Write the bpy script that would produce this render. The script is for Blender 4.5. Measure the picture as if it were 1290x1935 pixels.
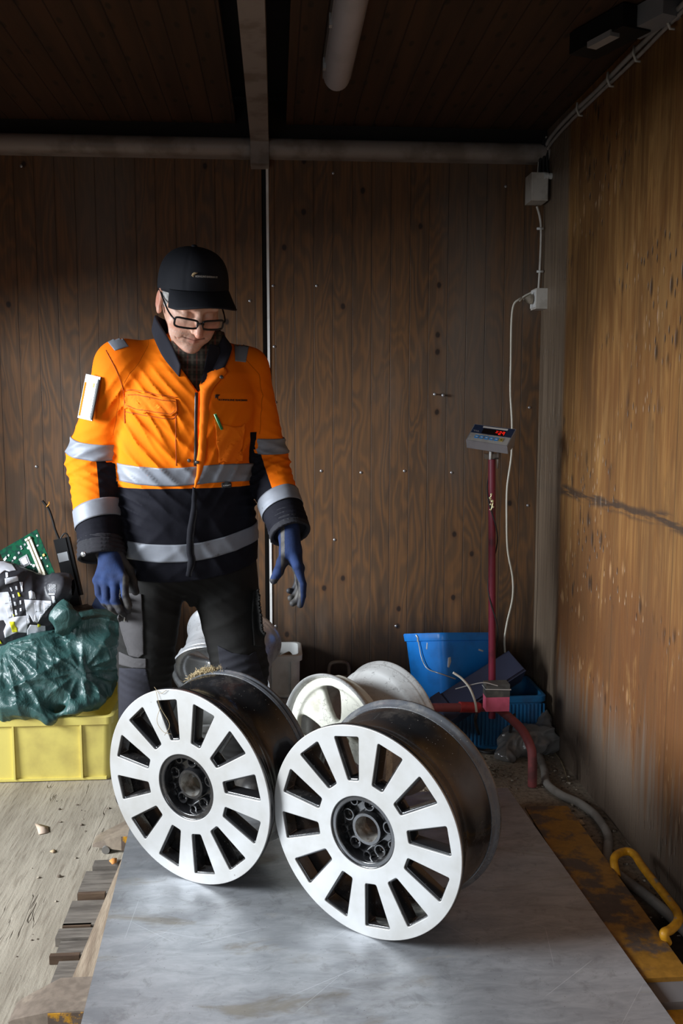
import bpy, bmesh, math, random
import numpy as np
from mathutils import Vector, Matrix
from mathutils.bvhtree import BVHTree

random.seed(7); rng = np.random.default_rng(7)
C = bpy.context.scene
COL = C.collection
for _o in list(bpy.data.objects): bpy.data.objects.remove(_o)

# ------------------------------------------------------------------ camera
FPX = 1750.0; CAM_H = 1.25
PITCH = math.atan((967.5-765)/FPX)
YAW = math.atan((645-521)*math.cos(PITCH)/FPX)
cd = bpy.data.cameras.new('camera'); cam = bpy.data.objects.new('camera', cd); COL.objects.link(cam)
cam.location = (0, 0, CAM_H)
cam.rotation_euler = (math.pi/2-PITCH, 0, -YAW)
cd.sensor_fit = 'VERTICAL'; cd.sensor_height = 36.0; cd.lens = FPX/1935*36.0
cd.clip_start = 0.05
C.camera = cam

# ------------------------------------------------------------------ light
C.view_settings.view_transform = 'Standard'; C.view_settings.look = 'None'
C.view_settings.gamma = 1.0; C.view_settings.use_curve_mapping = False
C.view_settings.exposure = 0.0
w = bpy.data.worlds.new('world'); C.world = w; w.use_nodes = True
w.node_tree.nodes['Background'].inputs[0].default_value = (0.75, 0.85, 1.0, 1)
w.node_tree.nodes['Background'].inputs[1].default_value = 0.01

def area(name, loc, target, sx, sy, power, color, spread=180):
    l = bpy.data.lights.new(name, 'AREA'); l.shape = 'RECTANGLE'; l.size = sx; l.size_y = sy
    l.energy = power; l.color = color; l.spread = math.radians(spread)
    o = bpy.data.objects.new(name, l); COL.objects.link(o); o.location = loc
    d = Vector(target)-Vector(loc); o.rotation_euler = d.to_track_quat('-Z', 'Y').to_euler()
    return o
# daylight falling through the open doors, left of and behind the photographer
area('daylight_left', (-3.4, 1.45, 1.72), (0.2, 2.3, 0.75), 1.6, 1.15, 84, (0.88, 0.94, 1.0), 75)
area('daylight_door', (-0.9, -1.25, 1.25), (-0.1, 1.9, 0.0), 1.5, 0.9, 6.5, (0.86, 0.93, 1.0), 75)

# ------------------------------------------------------------------ pixel <-> world for measuring
def ray(px, py):
    x = (px-645)/FPX; y = -(py-967.5)/FPX
    a, b, z = x, math.cos(PITCH)+y*math.sin(PITCH), -math.sin(PITCH)+y*math.cos(PITCH)
    c, s = math.cos(YAW), math.sin(YAW)
    return np.array([c*a+s*b, -s*a+c*b, z])
O0 = np.array([0, 0, CAM_H])
def at(px, py, Y): d = ray(px, py); return O0+d*Y/d[1]
def atz(px, py, z=0.0): d = ray(px, py); return O0+d*(z-CAM_H)/d[2]
def atx(px, py, X): d = ray(px, py); return O0+d*X/d[0]

# ------------------------------------------------------------------ scene tree helpers
def tag(o, label=None, cat=None, group=None, kind=None):
    if label: o['label'] = label
    if cat: o['category'] = cat
    if group: o['group'] = group
    if kind: o['kind'] = kind
    return o
def thing(name, loc, label=None, cat=None, group=None, kind=None):
    o = bpy.data.objects.new(name, None); o.empty_display_size = 0.05
    COL.objects.link(o); o.location = loc
    o['_'] = 0; del o['_']
    return tag(o, label, cat, group, kind)
def wloc(o):
    v = Vector((0, 0, 0))
    while o is not None: v = v+Vector(o.location); o = o.parent
    return v
def link_mesh(name, me, mat=None, parent=None, smooth=True, angle=None):
    L = wloc(parent) if parent is not None else Vector((0, 0, 0))
    if parent is not None: me.transform(Matrix.Translation(-L))
    if mat is not None and not me.materials:
        for m in (mat if isinstance(mat, (list, tuple)) else [mat]): me.materials.append(m)
    if smooth:
        me.polygons.foreach_set('use_smooth', [True]*len(me.polygons))
        if angle is not None:
            try: me.set_sharp_from_angle(angle=math.radians(angle))
            except Exception: pass
    o = bpy.data.objects.new(name, me); COL.objects.link(o)
    if parent is not None: o.parent = parent
    else:   # origin at the base of the mesh
        n = len(me.vertices); co = np.empty(n*3); me.vertices.foreach_get('co', co); co = co.reshape(-1, 3)
        c = (co.min(0)+co.max(0))/2; b = Vector((c[0], c[1], co[:, 2].min()))
        me.transform(Matrix.Translation(-b)); o.location = b
    return o
def mesh(name, verts, faces, mat=None, parent=None, smooth=True, angle=None):
    me = bpy.data.meshes.new(name)
    me.from_pydata([tuple(map(float, v)) for v in verts], [], [tuple(map(int, f)) for f in faces]); me.update()
    return link_mesh(name, me, mat, parent, smooth, angle)
def bmobj(name, bm, mat=None, parent=None, smooth=True, angle=40, bevel=0, seg=2):
    if bevel:
        es = [e for e in bm.edges if len(e.link_faces) == 2 and e.calc_face_angle(0) > math.radians(35)]
        bmesh.ops.bevel(bm, geom=es, offset=bevel, segments=seg, affect='EDGES', profile=0.6, clamp_overlap=True)
    bmesh.ops.recalc_face_normals(bm, faces=bm.faces)
    me = bpy.data.meshes.new(name); bm.to_mesh(me); bm.free()
    return link_mesh(name, me, mat, parent, smooth, angle)
def bm_box(bm, lo, hi, M=None, taper=None):
    x0, y0, z0 = lo; x1, y1, z1 = hi
    P = [(x0, y0, z0), (x1, y0, z0), (x1, y1, z0), (x0, y1, z0), (x0, y0, z1), (x1, y0, z1), (x1, y1, z1), (x0, y1, z1)]
    if taper:
        cx, cy = (x0+x1)/2, (y0+y1)/2
        P = [((cx+(p[0]-cx)*taper, cy+(p[1]-cy)*taper, p[2]) if i < 4 else p) for i, p in enumerate(P)]
    vs = [bm.verts.new((M @ Vector(p)) if M is not None else p) for p in P]
    for f in ((0, 3, 2, 1), (4, 5, 6, 7), (0, 1, 5, 4), (1, 2, 6, 5), (2, 3, 7, 6), (3, 0, 4, 7)): bm.faces.new([vs[i] for i in f])
    return bm
def box(name, lo, hi, mat, parent=None, bevel=0.002, M=None, taper=None, seg=2):
    bm = bmesh.new(); bm_box(bm, lo, hi, M, taper)
    return bmobj(name, bm, mat, parent, bevel=bevel, seg=seg)
def catmull(P, n=8, closed=False):
    P = [np.array(p, float) for p in P]
    if len(P) < 3 and not closed: return [P[0]+(P[1]-P[0])*t for t in np.linspace(0, 1, n+1)]
    out = []; N = len(P); rngi = range(N if closed else N-1)
    for i in rngi:
        p0 = P[(i-1) % N] if (closed or i > 0) else 2*P[0]-P[1]
        p1 = P[i]; p2 = P[(i+1) % N]
        p3 = P[(i+2) % N] if (closed or i+2 < N) else 2*P[-1]-P[-2]
        for t in np.linspace(0, 1, n, endpoint=False):
            out.append(0.5*((2*p1)+(-p0+p2)*t+(2*p0-5*p1+4*p2-p3)*t*t+(-p0+3*p1-3*p2+p3)*t**3))
    if not closed: out.append(P[-1])
    return out
def tube_vf(path, r, seg=10, closed=False, cap=True):
    path = [np.array(p, float) for p in path]; n = len(path)
    if np.isscalar(r): r = [r]*n
    else: r = list(np.interp(np.linspace(0, 1, n), np.linspace(0, 1, len(r)), r))
    V = []; F = []
    up = None
    for i, p in enumerate(path):
        a = path[(i-1) % n] if (closed or i > 0) else p; b = path[(i+1) % n] if (closed or i < n-1) else p
        t = b-a; t = t/(np.linalg.norm(t)+1e-12)
        if up is None:
            up = np.cross(t, [0, 0, 1.0]) if abs(t[2]) < .9 else np.cross(t, [1.0, 0, 0])
        up = up-t*np.dot(up, t); up = up/(np.linalg.norm(up)+1e-12); bn = np.cross(t, up)
        for k in range(seg):
            a_ = 2*math.pi*k/seg; V.append(p+r[i]*(math.cos(a_)*up+math.sin(a_)*bn))
    m = n if closed else n-1
    for i in range(m):
        for k in range(seg):
            a0 = i*seg+k; a1 = i*seg+(k+1) % seg; b0 = ((i+1) % n)*seg+k; b1 = ((i+1) % n)*seg+(k+1) % seg
            F.append((a0, a1, b1, b0))
    if cap and not closed:
        F.append(tuple(reversed(range(seg)))); F.append(tuple((n-1)*seg+k for k in range(seg)))
    return V, F
def tube(name, P, r, mat, parent=None, seg=10, n=6, closed=False, smooth_path=True):
    path = catmull(P, n, closed) if smooth_path else P
    V, F = tube_vf(path, r, seg, closed)
    return mesh(name, V, F, mat, parent, True, 50)
def merge_vf(parts):
    V = []; F = []
    for v, f in parts:
        o = len(V); V += list(v); F += [tuple(i+o for i in ff) for ff in f]
    return V, F
def lathe_vf(profile, seg=64, M=None):
    """profile (r, h) closed loop or open; axis = local z"""
    V = []; F = []; n = len(profile)
    for k in range(seg):
        a = 2*math.pi*k/seg
        for r, h in profile: V.append((r*math.cos(a), r*math.sin(a), h))
    for k in range(seg):
        for i in range(n-1):
            a0 = k*n+i; b0 = ((k+1) % seg)*n+i
            F.append((a0, b0, b0+1, a0+1))
    if M is not None: V = [tuple(M @ Vector(v)) for v in V]
    return V, F
def ball_vf(c, r, seg=12, rings=8, squash=(1, 1, 1)):
    prof = [(r*math.sin(math.pi*i/rings)+1e-5, -r*math.cos(math.pi*i/rings)) for i in range(rings+1)]
    V, F = lathe_vf(prof, seg); return [(v[0]*squash[0]+c[0], v[1]*squash[1]+c[1], v[2]*squash[2]+c[2]) for v in V], F
def curve_shape(loops, extrude, bevel, M=None, res=2):
    """filled 2D outlines with holes -> mesh, front at z=+extrude"""
    cu = bpy.data.curves.new('c', 'CURVE'); cu.dimensions = '2D'; cu.fill_mode = 'BOTH'
    cu.extrude = extrude; cu.bevel_depth = bevel; cu.bevel_resolution = res
    for L in loops:
        s = cu.splines.new('POLY'); s.points.add(len(L)-1); s.use_cyclic_u = True
        for i, p in enumerate(L): s.points[i].co = (p[0], p[1], 0, 1)
    o = bpy.data.objects.new('c', cu); COL.objects.link(o)
    dg = bpy.context.evaluated_depsgraph_get(); dg.update()
    me = bpy.data.meshes.new_from_object(o.evaluated_get(dg))
    bpy.data.objects.remove(o); bpy.data.curves.remove(cu)
    me.materials.clear()
    if M is not None: me.transform(M)
    return me
def text_mesh(body, size, M, ext=0.0004, bold=0.0):
    cu = bpy.data.curves.new('t', 'FONT'); cu.body = body; cu.size = size; cu.extrude = ext; cu.align_x = 'LEFT'; cu.offset = bold
    cu.resolution_u = 2
    o = bpy.data.objects.new('t', cu); COL.objects.link(o)
    dg = bpy.context.evaluated_depsgraph_get(); dg.update()
    me = bpy.data.meshes.new_from_object(o.evaluated_get(dg))
    bpy.data.objects.remove(o); bpy.data.curves.remove(cu); me.materials.clear()
    if M is not None: me.transform(M)
    return me
def frame(origin, xdir, zdir):
    """matrix with x = xdir, z (out) = zdir"""
    z = Vector(zdir).normalized(); x = Vector(xdir); x = (x-z*x.dot(z)).normalized(); y = z.cross(x)
    M = Matrix((x, y, z)).transposed().to_4x4(); M.translation = Vector(origin); return M
def copy_tree(o, parent=None):
    c = o.copy(); COL.objects.link(c); c.parent = parent
    for ch in list(o.children): copy_tree(ch, c)
    return c

# ------------------------------------------------------------------ SDF meshing (surface nets)
def surface_nets(d, lo, h):
    nx, ny, nz = d.shape; s = d < 0
    c = np.zeros((nx-1, ny-1, nz-1), np.int8)
    for i in (0, 1):
        for j in (0, 1):
            for k in (0, 1): c += s[i:nx-1+i, j:ny-1+j, k:nz-1+k]
    act = (c > 0) & (c < 8)
    idx = np.argwhere(act); ids = -np.ones(act.shape, np.int64); ids[act] = np.arange(len(idx))
    acc = np.zeros((len(idx), 3)); cnt = np.zeros(len(idx))
    cor = [(i, j, k) for i in (0, 1) for j in (0, 1) for k in (0, 1)]
    val = {cc: d[idx[:, 0]+cc[0], idx[:, 1]+cc[1], idx[:, 2]+cc[2]] for cc in cor}
    for a in cor:
        for ax in range(3):
            if a[ax] == 0:
                b = list(a); b[ax] = 1; b = tuple(b)
                va, vb = val[a], val[b]; m = (va < 0) != (vb < 0)
                t = np.where(m, va/(va-vb+1e-30), 0)
                p = np.array(a, float)[None, :].repeat(len(idx), 0); p[:, ax] += t
                acc[m] += p[m]; cnt[m] += 1
    V = (idx+acc/cnt[:, None])*h+np.array(lo)
    F = []
    for ax in range(3):
        o1, o2 = [(1, 2), (2, 0), (0, 1)][ax]
        sl0 = [slice(1, -1)]*3; sl1 = [slice(1, -1)]*3
        sl0[ax] = slice(0, -1); sl1[ax] = slice(1, None)
        A = s[tuple(sl0)]; B = s[tuple(sl1)]
        e = np.argwhere(A != B)
        if len(e) == 0: continue
        flip = A[tuple(e.T)]
        e = e.copy(); 
        for q in range(3):
            if q != ax: e[:, q] += 1
        def g(a, b):
            f = e.copy(); f[:, o1] -= a; f[:, o2] -= b
            return ids[f[:, 0], f[:, 1], f[:, 2]]
        q = np.stack([g(1, 1), g(0, 1), g(0, 0), g(1, 0)], 1)
        q[~flip] = q[~flip][:, ::-1]
        F.append(q)
    return V, np.concatenate(F)
def sdf_eval(f, P): return f(P[..., 0], P[..., 1], P[..., 2])
def sdf_mesh(f, lo, hi, h):
    lo = np.array(lo, float); n = np.ceil((np.array(hi)-lo)/h).astype(int)+1
    x = (lo[0]+h*np.arange(n[0])).astype(np.float32)[:, None, None]; y = (lo[1]+h*np.arange(n[1])).astype(np.float32)[None, :, None]
    z = (lo[2]+h*np.arange(n[2])).astype(np.float32)[None, None, :]
    x, y, z = np.broadcast_arrays(x, y, z)
    return surface_nets(f(x, y, z), lo, h)
def smin(a, b, k):
    h = np.clip(0.5+0.5*(b-a)/k, 0, 1); return b+(a-b)*h-k*h*(1-h)
def smax(a, b, k): return -smin(-a, -b, k)
def s_cap(x, y, z, a, b, ra, rb):
    """tapered capsule"""
    a = np.array(a, float); b = np.array(b, float); ab = b-a; L2 = float(ab @ ab)+1e-12
    px, py, pz = x-a[0], y-a[1], z-a[2]
    t = np.clip((px*ab[0]+py*ab[1]+pz*ab[2])/L2, 0, 1)
    return np.sqrt((px-ab[0]*t)**2+(py-ab[1]*t)**2+(pz-ab[2]*t)**2)-(ra+(rb-ra)*t)
def s_ell(x, y, z, c, r, R=None):
    px, py, pz = x-c[0], y-c[1], z-c[2]
    if R is not None:
        px, py, pz = (R[0][0]*px+R[0][1]*py+R[0][2]*pz, R[1][0]*px+R[1][1]*py+R[1][2]*pz, R[2][0]*px+R[2][1]*py+R[2][2]*pz)
    k = np.sqrt((px/r[0])**2+(py/r[1])**2+(pz/r[2])**2)
    return (k-1)*min(r)
def s_chain(x, y, z, pts, rad, k=0.01):
    d = None
    for i in range(len(pts)-1):
        e = s_cap(x, y, z, pts[i], pts[i+1], rad[i], rad[i+1]); d = e if d is None else smin(d, e, k)
    return d
def wav(x, y, z, seed, freq, n=4):
    """cheap smooth pseudo noise in -1..1"""
    r = np.random.default_rng(seed); d = 0
    for i in range(n):
        k = r.normal(size=3); k = k/np.linalg.norm(k)*freq*(0.7+0.7*r.random()); k2 = r.normal(size=3)*freq*.6
        d = d+np.sin(k[0]*x+k[1]*y+k[2]*z+r.random()*6.28+1.3*np.sin(k2[0]*x+k2[1]*y+k2[2]*z+r.random()*6.28))
    return d/n
def vattr(o, name, vals):
    a = o.data.attributes.new(name, 'FLOAT', 'POINT'); a.data.foreach_set('value', np.asarray(vals, np.float32))

# ------------------------------------------------------------------ materials
class NT:
    def __init__(s, name):
        s.m = bpy.data.materials.new(name); s.m.use_nodes = True; s.t = s.m.node_tree
        s.b = s.t.nodes['Principled BSDF']; s.tc = s.t.nodes.new('ShaderNodeTexCoord')
    def n(s, typ, ins=None, **kw):
        d = s.t.nodes.new('ShaderNode'+typ)
        for k, v in kw.items(): setattr(d, k, v)
        for k, v in (ins or {}).items(): s.set(d.inputs[k], v)
        return d
    def set(s, sock, v):
        if hasattr(v, 'is_linked') or isinstance(v, bpy.types.NodeSocket): s.t.links.new(v, sock)
        else:
            if sock.type == 'RGBA' and len(v) == 3: v = (*v, 1)
            sock.default_value = v
    def math(s, op, a, b=0.0, c=None, clamp=False):
        d = s.t.nodes.new('ShaderNodeMath'); d.operation = op; d.use_clamp = clamp
        s.set(d.inputs[0], a); s.set(d.inputs[1], b)
        if c is not None: s.set(d.inputs[2], c)
        return d.outputs[0]
    def mix(s, f, a, b, blend='MIX'):
        d = s.t.nodes.new('ShaderNodeMix'); d.data_type = 'RGBA'; d.blend_type = blend
        s.set(d.inputs[0], f); s.set(d.inputs[6], a); s.set(d.inputs[7], b); return d.outputs[2]
    def pos(s, scale=(1, 1, 1), loc=(0, 0, 0), rot=(0, 0, 0), src='Object'):
        m = s.n('Mapping', {'Vector': s.tc.outputs[src], 'Scale': scale, 'Location': loc, 'Rotation': rot}); return m.outputs[0]
    def wpos(s, scale=(1, 1, 1), rot=(0, 0, 0)):
        g = s.n('NewGeometry'); m = s.n('Mapping', {'Vector': g.outputs['Position'], 'Scale': scale, 'Rotation': rot}); return m.outputs[0]
    def noise(s, vec, scale=5, detail=4, rough=.55, dist=0):
        return s.n('TexNoise', {'Vector': vec, 'Scale': scale, 'Detail': detail, 'Roughness': rough, 'Distortion': dist}).outputs[0]
    def ramp(s, f, lo, hi, smooth=True):
        d = s.n('MapRange', {'Value': f, 'From Min': lo, 'From Max': hi}); 
        if smooth: d.interpolation_type = 'SMOOTHSTEP'
        return d.outputs[0]
    def voro2(s, u, v, rand=1):
        q = s.n('CombineXYZ', {'X': u, 'Y': v, 'Z': 0.0}).outputs[0]
        return s.n('TexVoronoi', {'Vector': q, 'Scale': 1.0, 'Randomness': rand}, voronoi_dimensions='2D')
    def voro(s, vec, scale, rand=1, feature='F1'):
        return s.n('TexVoronoi', {'Vector': vec, 'Scale': scale, 'Randomness': rand}, feature=feature)
    def attr(s, name):
        d = s.n('Attribute'); d.attribute_name = name; return d.outputs['Fac']
    def bump(s, h, strength=.3, dist=.002):
        s.set(s.b.inputs['Normal'], s.n('Bump', {'Height': h, 'Strength': strength, 'Distance': dist}).outputs[0])
    def out(s, color=None, rough=None, metal=None, spec=None, coat=None):
        for k, v in (('Base Color', color), ('Roughness', rough), ('Metallic', metal), ('Specular IOR Level', spec), ('Coat Weight', coat)):
            if v is not None: s.set(s.b.inputs[k], v)
        return s.m
def M(name, c, c2=None, scale=12, lo=.45, hi=.65, rough=.5, metal=0, bump=0, bscale=80, bdist=.002, stretch=(1, 1, 1), spec=.5, coat=0, detail=5, rough2=None):
    N = NT(name); p = N.pos(stretch)
    col = c; rg = rough
    if c2 is not None:
        f = N.ramp(N.noise(p, scale, detail), lo, hi); col = N.mix(f, c, c2)
        if rough2 is not None: rg = N.n('MapRange', {'Value': f, 'To Min': rough, 'To Max': rough2}).outputs[0]
    if bump: N.bump(N.noise(p, bscale, 5), bump, bdist)
    return N.out(col, rg, metal, spec, coat)
# ================================================================== materials of the room
def wood_wall():
    N = NT('board_wall'); P = N.wpos()
    sep = N.n('SeparateXYZ', {'Vector': P}); X, Y, Z = sep.outputs
    bx = N.math('DIVIDE', X, .0715); idx = N.math('FLOOR', bx); fr = N.math('SUBTRACT', bx, idx)
    wn = N.n('TexWhiteNoise', {'W': idx}, noise_dimensions='1D').outputs[0]
    # figure of the wood: distorted rings cut lengthwise, a fresh piece in every board
    off = N.n('CombineXYZ', {'X': N.math('MULTIPLY', wn, 17.0), 'Y': 0.0, 'Z': N.math('MULTIPLY', wn, 9.0)}).outputs[0]
    q = N.n('VectorMath', {0: P, 1: off}, operation='ADD').outputs[0]
    q1 = N.n('Mapping', {'Vector': q, 'Scale': (7, 7, 1.5)}).outputs[0]
    f = N.noise(q1, 1.0, 3, .5, .4)
    rings = N.math('FRACT', N.math('MULTIPLY', f, 14.0))
    rings = N.ramp(N.math('ABSOLUTE', N.math('SUBTRACT', rings, .5)), .0, .46)
    q2 = N.n('Mapping', {'Vector': q, 'Scale': (160, 160, 4)}).outputs[0]
    fine = N.noise(q2, 1.0, 4)
    tone = N.ramp(N.noise(N.n('Mapping', {'Vector': q, 'Scale': (5, 5, 1.1)}).outputs[0], 1, 3), .3, .7)
    a = N.mix(tone, (.095, .055, .031), (.135, .070, .032))
    a = N.mix(N.math('MULTIPLY', N.math('SUBTRACT', 1.0, rings), .72), a, (.20, .092, .034))
    a = N.mix(N.math('MULTIPLY', N.ramp(fine, .35, .7), .35), a, (.055, .032, .02))
    # grey weathered patches, much darker brown towards the foot
    g = N.ramp(N.noise(N.n('Mapping', {'Vector': P, 'Scale': (2.2, 2.2, .7)}).outputs[0], 1, 4), .45, .68)
    a = N.mix(N.math('MULTIPLY', g, .65), a, (.13, .105, .086))
    dark_foot = N.math('MULTIPLY', N.ramp(N.math('ADD', Z, N.math('MULTIPLY', N.noise(N.n('Mapping', {'Vector': P, 'Scale': (14, 14, 2)}).outputs[0], 1, 4), -.75)), .22, -.12), .85)
    a = N.mix(dark_foot, a, (.022, .014, .010))
    # knots
    jz = N.math('MULTIPLY', Z, 10.5); v = N.voro2(bx, N.math('ADD', jz, N.math('MULTIPLY', wn, .35)), .55)
    kd = N.math('ADD', v.outputs['Distance'], N.math('MULTIPLY', N.noise(N.wpos((60, 60, 40)), 1, 2), .06))
    k = N.ramp(kd, .19, .10)
    sel = N.math('GREATER_THAN', N.n('SeparateColor', {'Color': v.outputs['Color']}).outputs[0], .90)
    k = N.math('MULTIPLY', k, sel)
    halo = N.math('MULTIPLY', N.ramp(v.outputs['Distance'], .30, .1), sel)
    a = N.mix(N.math('MULTIPLY', halo, .35), a, (.10, .04, .015))
    a = N.mix(N.math('MULTIPLY', k, .9), a, (.016, .010, .008))
    e = N.math('ABSOLUTE', N.math('SUBTRACT', fr, .5))
    groove = N.ramp(e, .478, .495)
    g2 = N.ramp(N.math('ABSOLUTE', N.math('SUBTRACT', e, .44)), .012, .004)
    a = N.mix(N.math('MULTIPLY', groove, .75), a, (.012, .009, .007))
    a = N.mix(N.math('MULTIPLY', g2, .35), a, (.03, .02, .014))
    h = N.math('ADD', N.math('MULTIPLY', groove, -1.0), N.math('MULTIPLY', fine, .12))
    h = N.math('ADD', h, N.math('MULTIPLY', rings, .08))
    N.bump(h, .5, .003)
    return N.out(a, N.math('ADD', .50, N.math('MULTIPLY', fine, .2)), 0, .35)
def wood_right():
    N = NT('plywood_wall'); P = N.wpos()
    sep = N.n('SeparateXYZ', {'Vector': P}); X, Y, Z = sep.outputs
    mp = lambda sc: N.n('Mapping', {'Vector': P, 'Scale': sc}).outputs[0]
    f = N.noise(mp((1, 5.5, .75)), 1.0, 3, .5, .3)
    rings = N.math('ABSOLUTE', N.math('SUBTRACT', N.math('FRACT', N.math('MULTIPLY', f, 13)), .5))
    rings = N.ramp(rings, .05, .4)
    fine = N.noise(mp((1, 130, 2.6)), 1.0, 5)
    mid = N.noise(mp((1, 22, 1.3)), 1.0, 4)
    a = N.mix(N.ramp(mid, .35, .65), (.175, .088, .028), (.33, .175, .056))
    a = N.mix(N.math('MULTIPLY', N.math('SUBTRACT', 1.0, rings), .42), a, (.13, .050, .012))
    a = N.mix(N.math('MULTIPLY', N.ramp(fine, .42, .62), .6), a, (.12, .05, .016))
    red = N.ramp(N.noise(mp((1, 1.6, .9)), 1, 3), .4, .65)
    a = N.mix(N.math('MULTIPLY', red, .35), a, (.24, .085, .02))
    lowz = N.ramp(N.math('ADD', Z, N.math('MULTIPLY', N.noise(mp((1, 2.4, 1.2)), 1, 4), .9)), 1.55, .95)  # lower wall darkened in the colour itself, towards red-brown
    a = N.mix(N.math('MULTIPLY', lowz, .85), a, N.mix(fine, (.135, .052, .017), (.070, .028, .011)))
    a = N.mix(N.math('MULTIPLY', N.ramp(N.noise(mp((1, 1.1, .7)), 1, 5, .6), .48, .68), .55), a, (.12, .052, .018))
    mo = N.noise(mp((1, 7, 1.6)), 1, 6, .65, 1.0)
    a = N.mix(N.math('MULTIPLY', N.ramp(mo, .50, .66), .5), a, (.085, .042, .018))
    a = N.mix(N.math('MULTIPLY', N.ramp(mo, .46, .34), .25), a, (.42, .24, .085))
    # dents and tear-outs; the pale ones have a glint put into the colour
    v = N.voro2(N.math('MULTIPLY', Y, 15.0), N.math('MULTIPLY', Z, 5.5)); v_b = N.voro2(N.math('MULTIPLY', Y, 34.0), N.math('MULTIPLY', Z, 11.0))
    band = N.ramp(N.noise(mp((1, 1.5, 3.2)), 1, 2), .48, .60)
    d = N.math('MULTIPLY', N.math('MAXIMUM', N.ramp(v.outputs['Distance'], .20, .05), N.ramp(v_b.outputs['Distance'], .17, .05)), band)
    dc = N.n('SeparateColor', {'Color': v.outputs['Color']})
    dark = N.math('GREATER_THAN', dc.outputs[1], .42)
    a = N.mix(N.math('MULTIPLY', N.math('MULTIPLY', d, dark), .85), a, (.03, .017, .010))
    a = N.mix(N.math('MULTIPLY', N.math('MULTIPLY', d, N.math('SUBTRACT', 1.0, dark)), .6), a, (.36, .20, .085))
    # worn grey foot of the wall, streaked upwards
    st = N.noise(mp((1, 45, 1.6)), 1, 4); big = N.noise(mp((1, 2.2, 1.1)), 1, 3)
    lim = N.math('ADD', .34, N.math('ADD', N.math('MULTIPLY', st, .55), N.math('MULTIPLY', big, .35)))
    lim = N.math('SUBTRACT', lim, N.math('MULTIPLY', N.math('SUBTRACT', 3.4, Y), .06))
    foot = N.ramp(N.math('SUBTRACT', Z, N.math('SUBTRACT', lim, .45)), .12, -.16)
    a = N.mix(N.math('MULTIPLY', foot, .9), a, (.125, .095, .072))
    # scrape mark left by a pallet edge
    wob = N.math('ADD', Z, N.math('MULTIPLY', N.noise(mp((1, 4, 4)), 1, 3), .07))
    line = N.ramp(N.math('ABSOLUTE', N.math('SUBTRACT', wob, .985)), .026, .008)
    ln2 = N.ramp(N.noise(mp((1, 6, 60)), 1, 5), .38, .52)
    a = N.mix(N.math('MULTIPLY', N.math('MULTIPLY', line, ln2), .85), a, (.035, .025, .02))
    # weathered grey strip by the corner and seams
    strip = N.ramp(N.math('ADD', Y, N.math('MULTIPLY', N.noise(mp((1, 3, 1)), 1, 3), .1)), 3.22, 3.27)
    a = N.mix(N.math('MULTIPLY', strip, .92), a, N.mix(N.ramp(fine, .3, .7), (.23, .175, .125), (.11, .08, .055)))
    seam = N.ramp(N.math('ABSOLUTE', N.math('SUBTRACT', N.math('FRACT', N.math('DIVIDE', Y, .41)), .5)), .006, .002)
    a = N.mix(N.math('MULTIPLY', seam, .6), a, (.03, .02, .01))
    h = N.math('ADD', N.math('MULTIPLY', d, -.9), N.math('MULTIPLY', fine, .22))
    h = N.math('ADD', h, N.math('MULTIPLY', mid, .25))
    N.bump(h, .8, .006)
    return N.out(a, N.math('ADD', .36, N.math('MULTIPLY', fine, .25)), 0, .45)
def wood_ceiling():
    N = NT('ceiling_board'); P = N.wpos()
    X, Y, Z = N.n('SeparateXYZ', {'Vector': P}).outputs
    fr = N.math('FRACT', N.math('DIVIDE', X, .0715)); e = N.math('ABSOLUTE', N.math('SUBTRACT', fr, .5))
    g = N.ramp(e, .46, .49)
    f = N.noise(N.wpos((30, 1.5, 1)), 1, 4)
    a = N.mix(N.ramp(f, .35, .65), (.050, .028, .017), (.075, .038, .021))
    v = N.voro2(N.math('DIVIDE', X, .0715), N.math('MULTIPLY', Y, 5.0), .6)
    a = N.mix(N.math('MULTIPLY', N.ramp(v.outputs['Distance'], .14, .06), .8), a, (.02, .015, .01))
    a = N.mix(N.math('MULTIPLY', g, .7), a, (.02, .015, .012))
    N.bump(N.math('MULTIPLY', g, -1.0), .6, .004)
    return N.out(a, .6, 0, .3)
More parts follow.
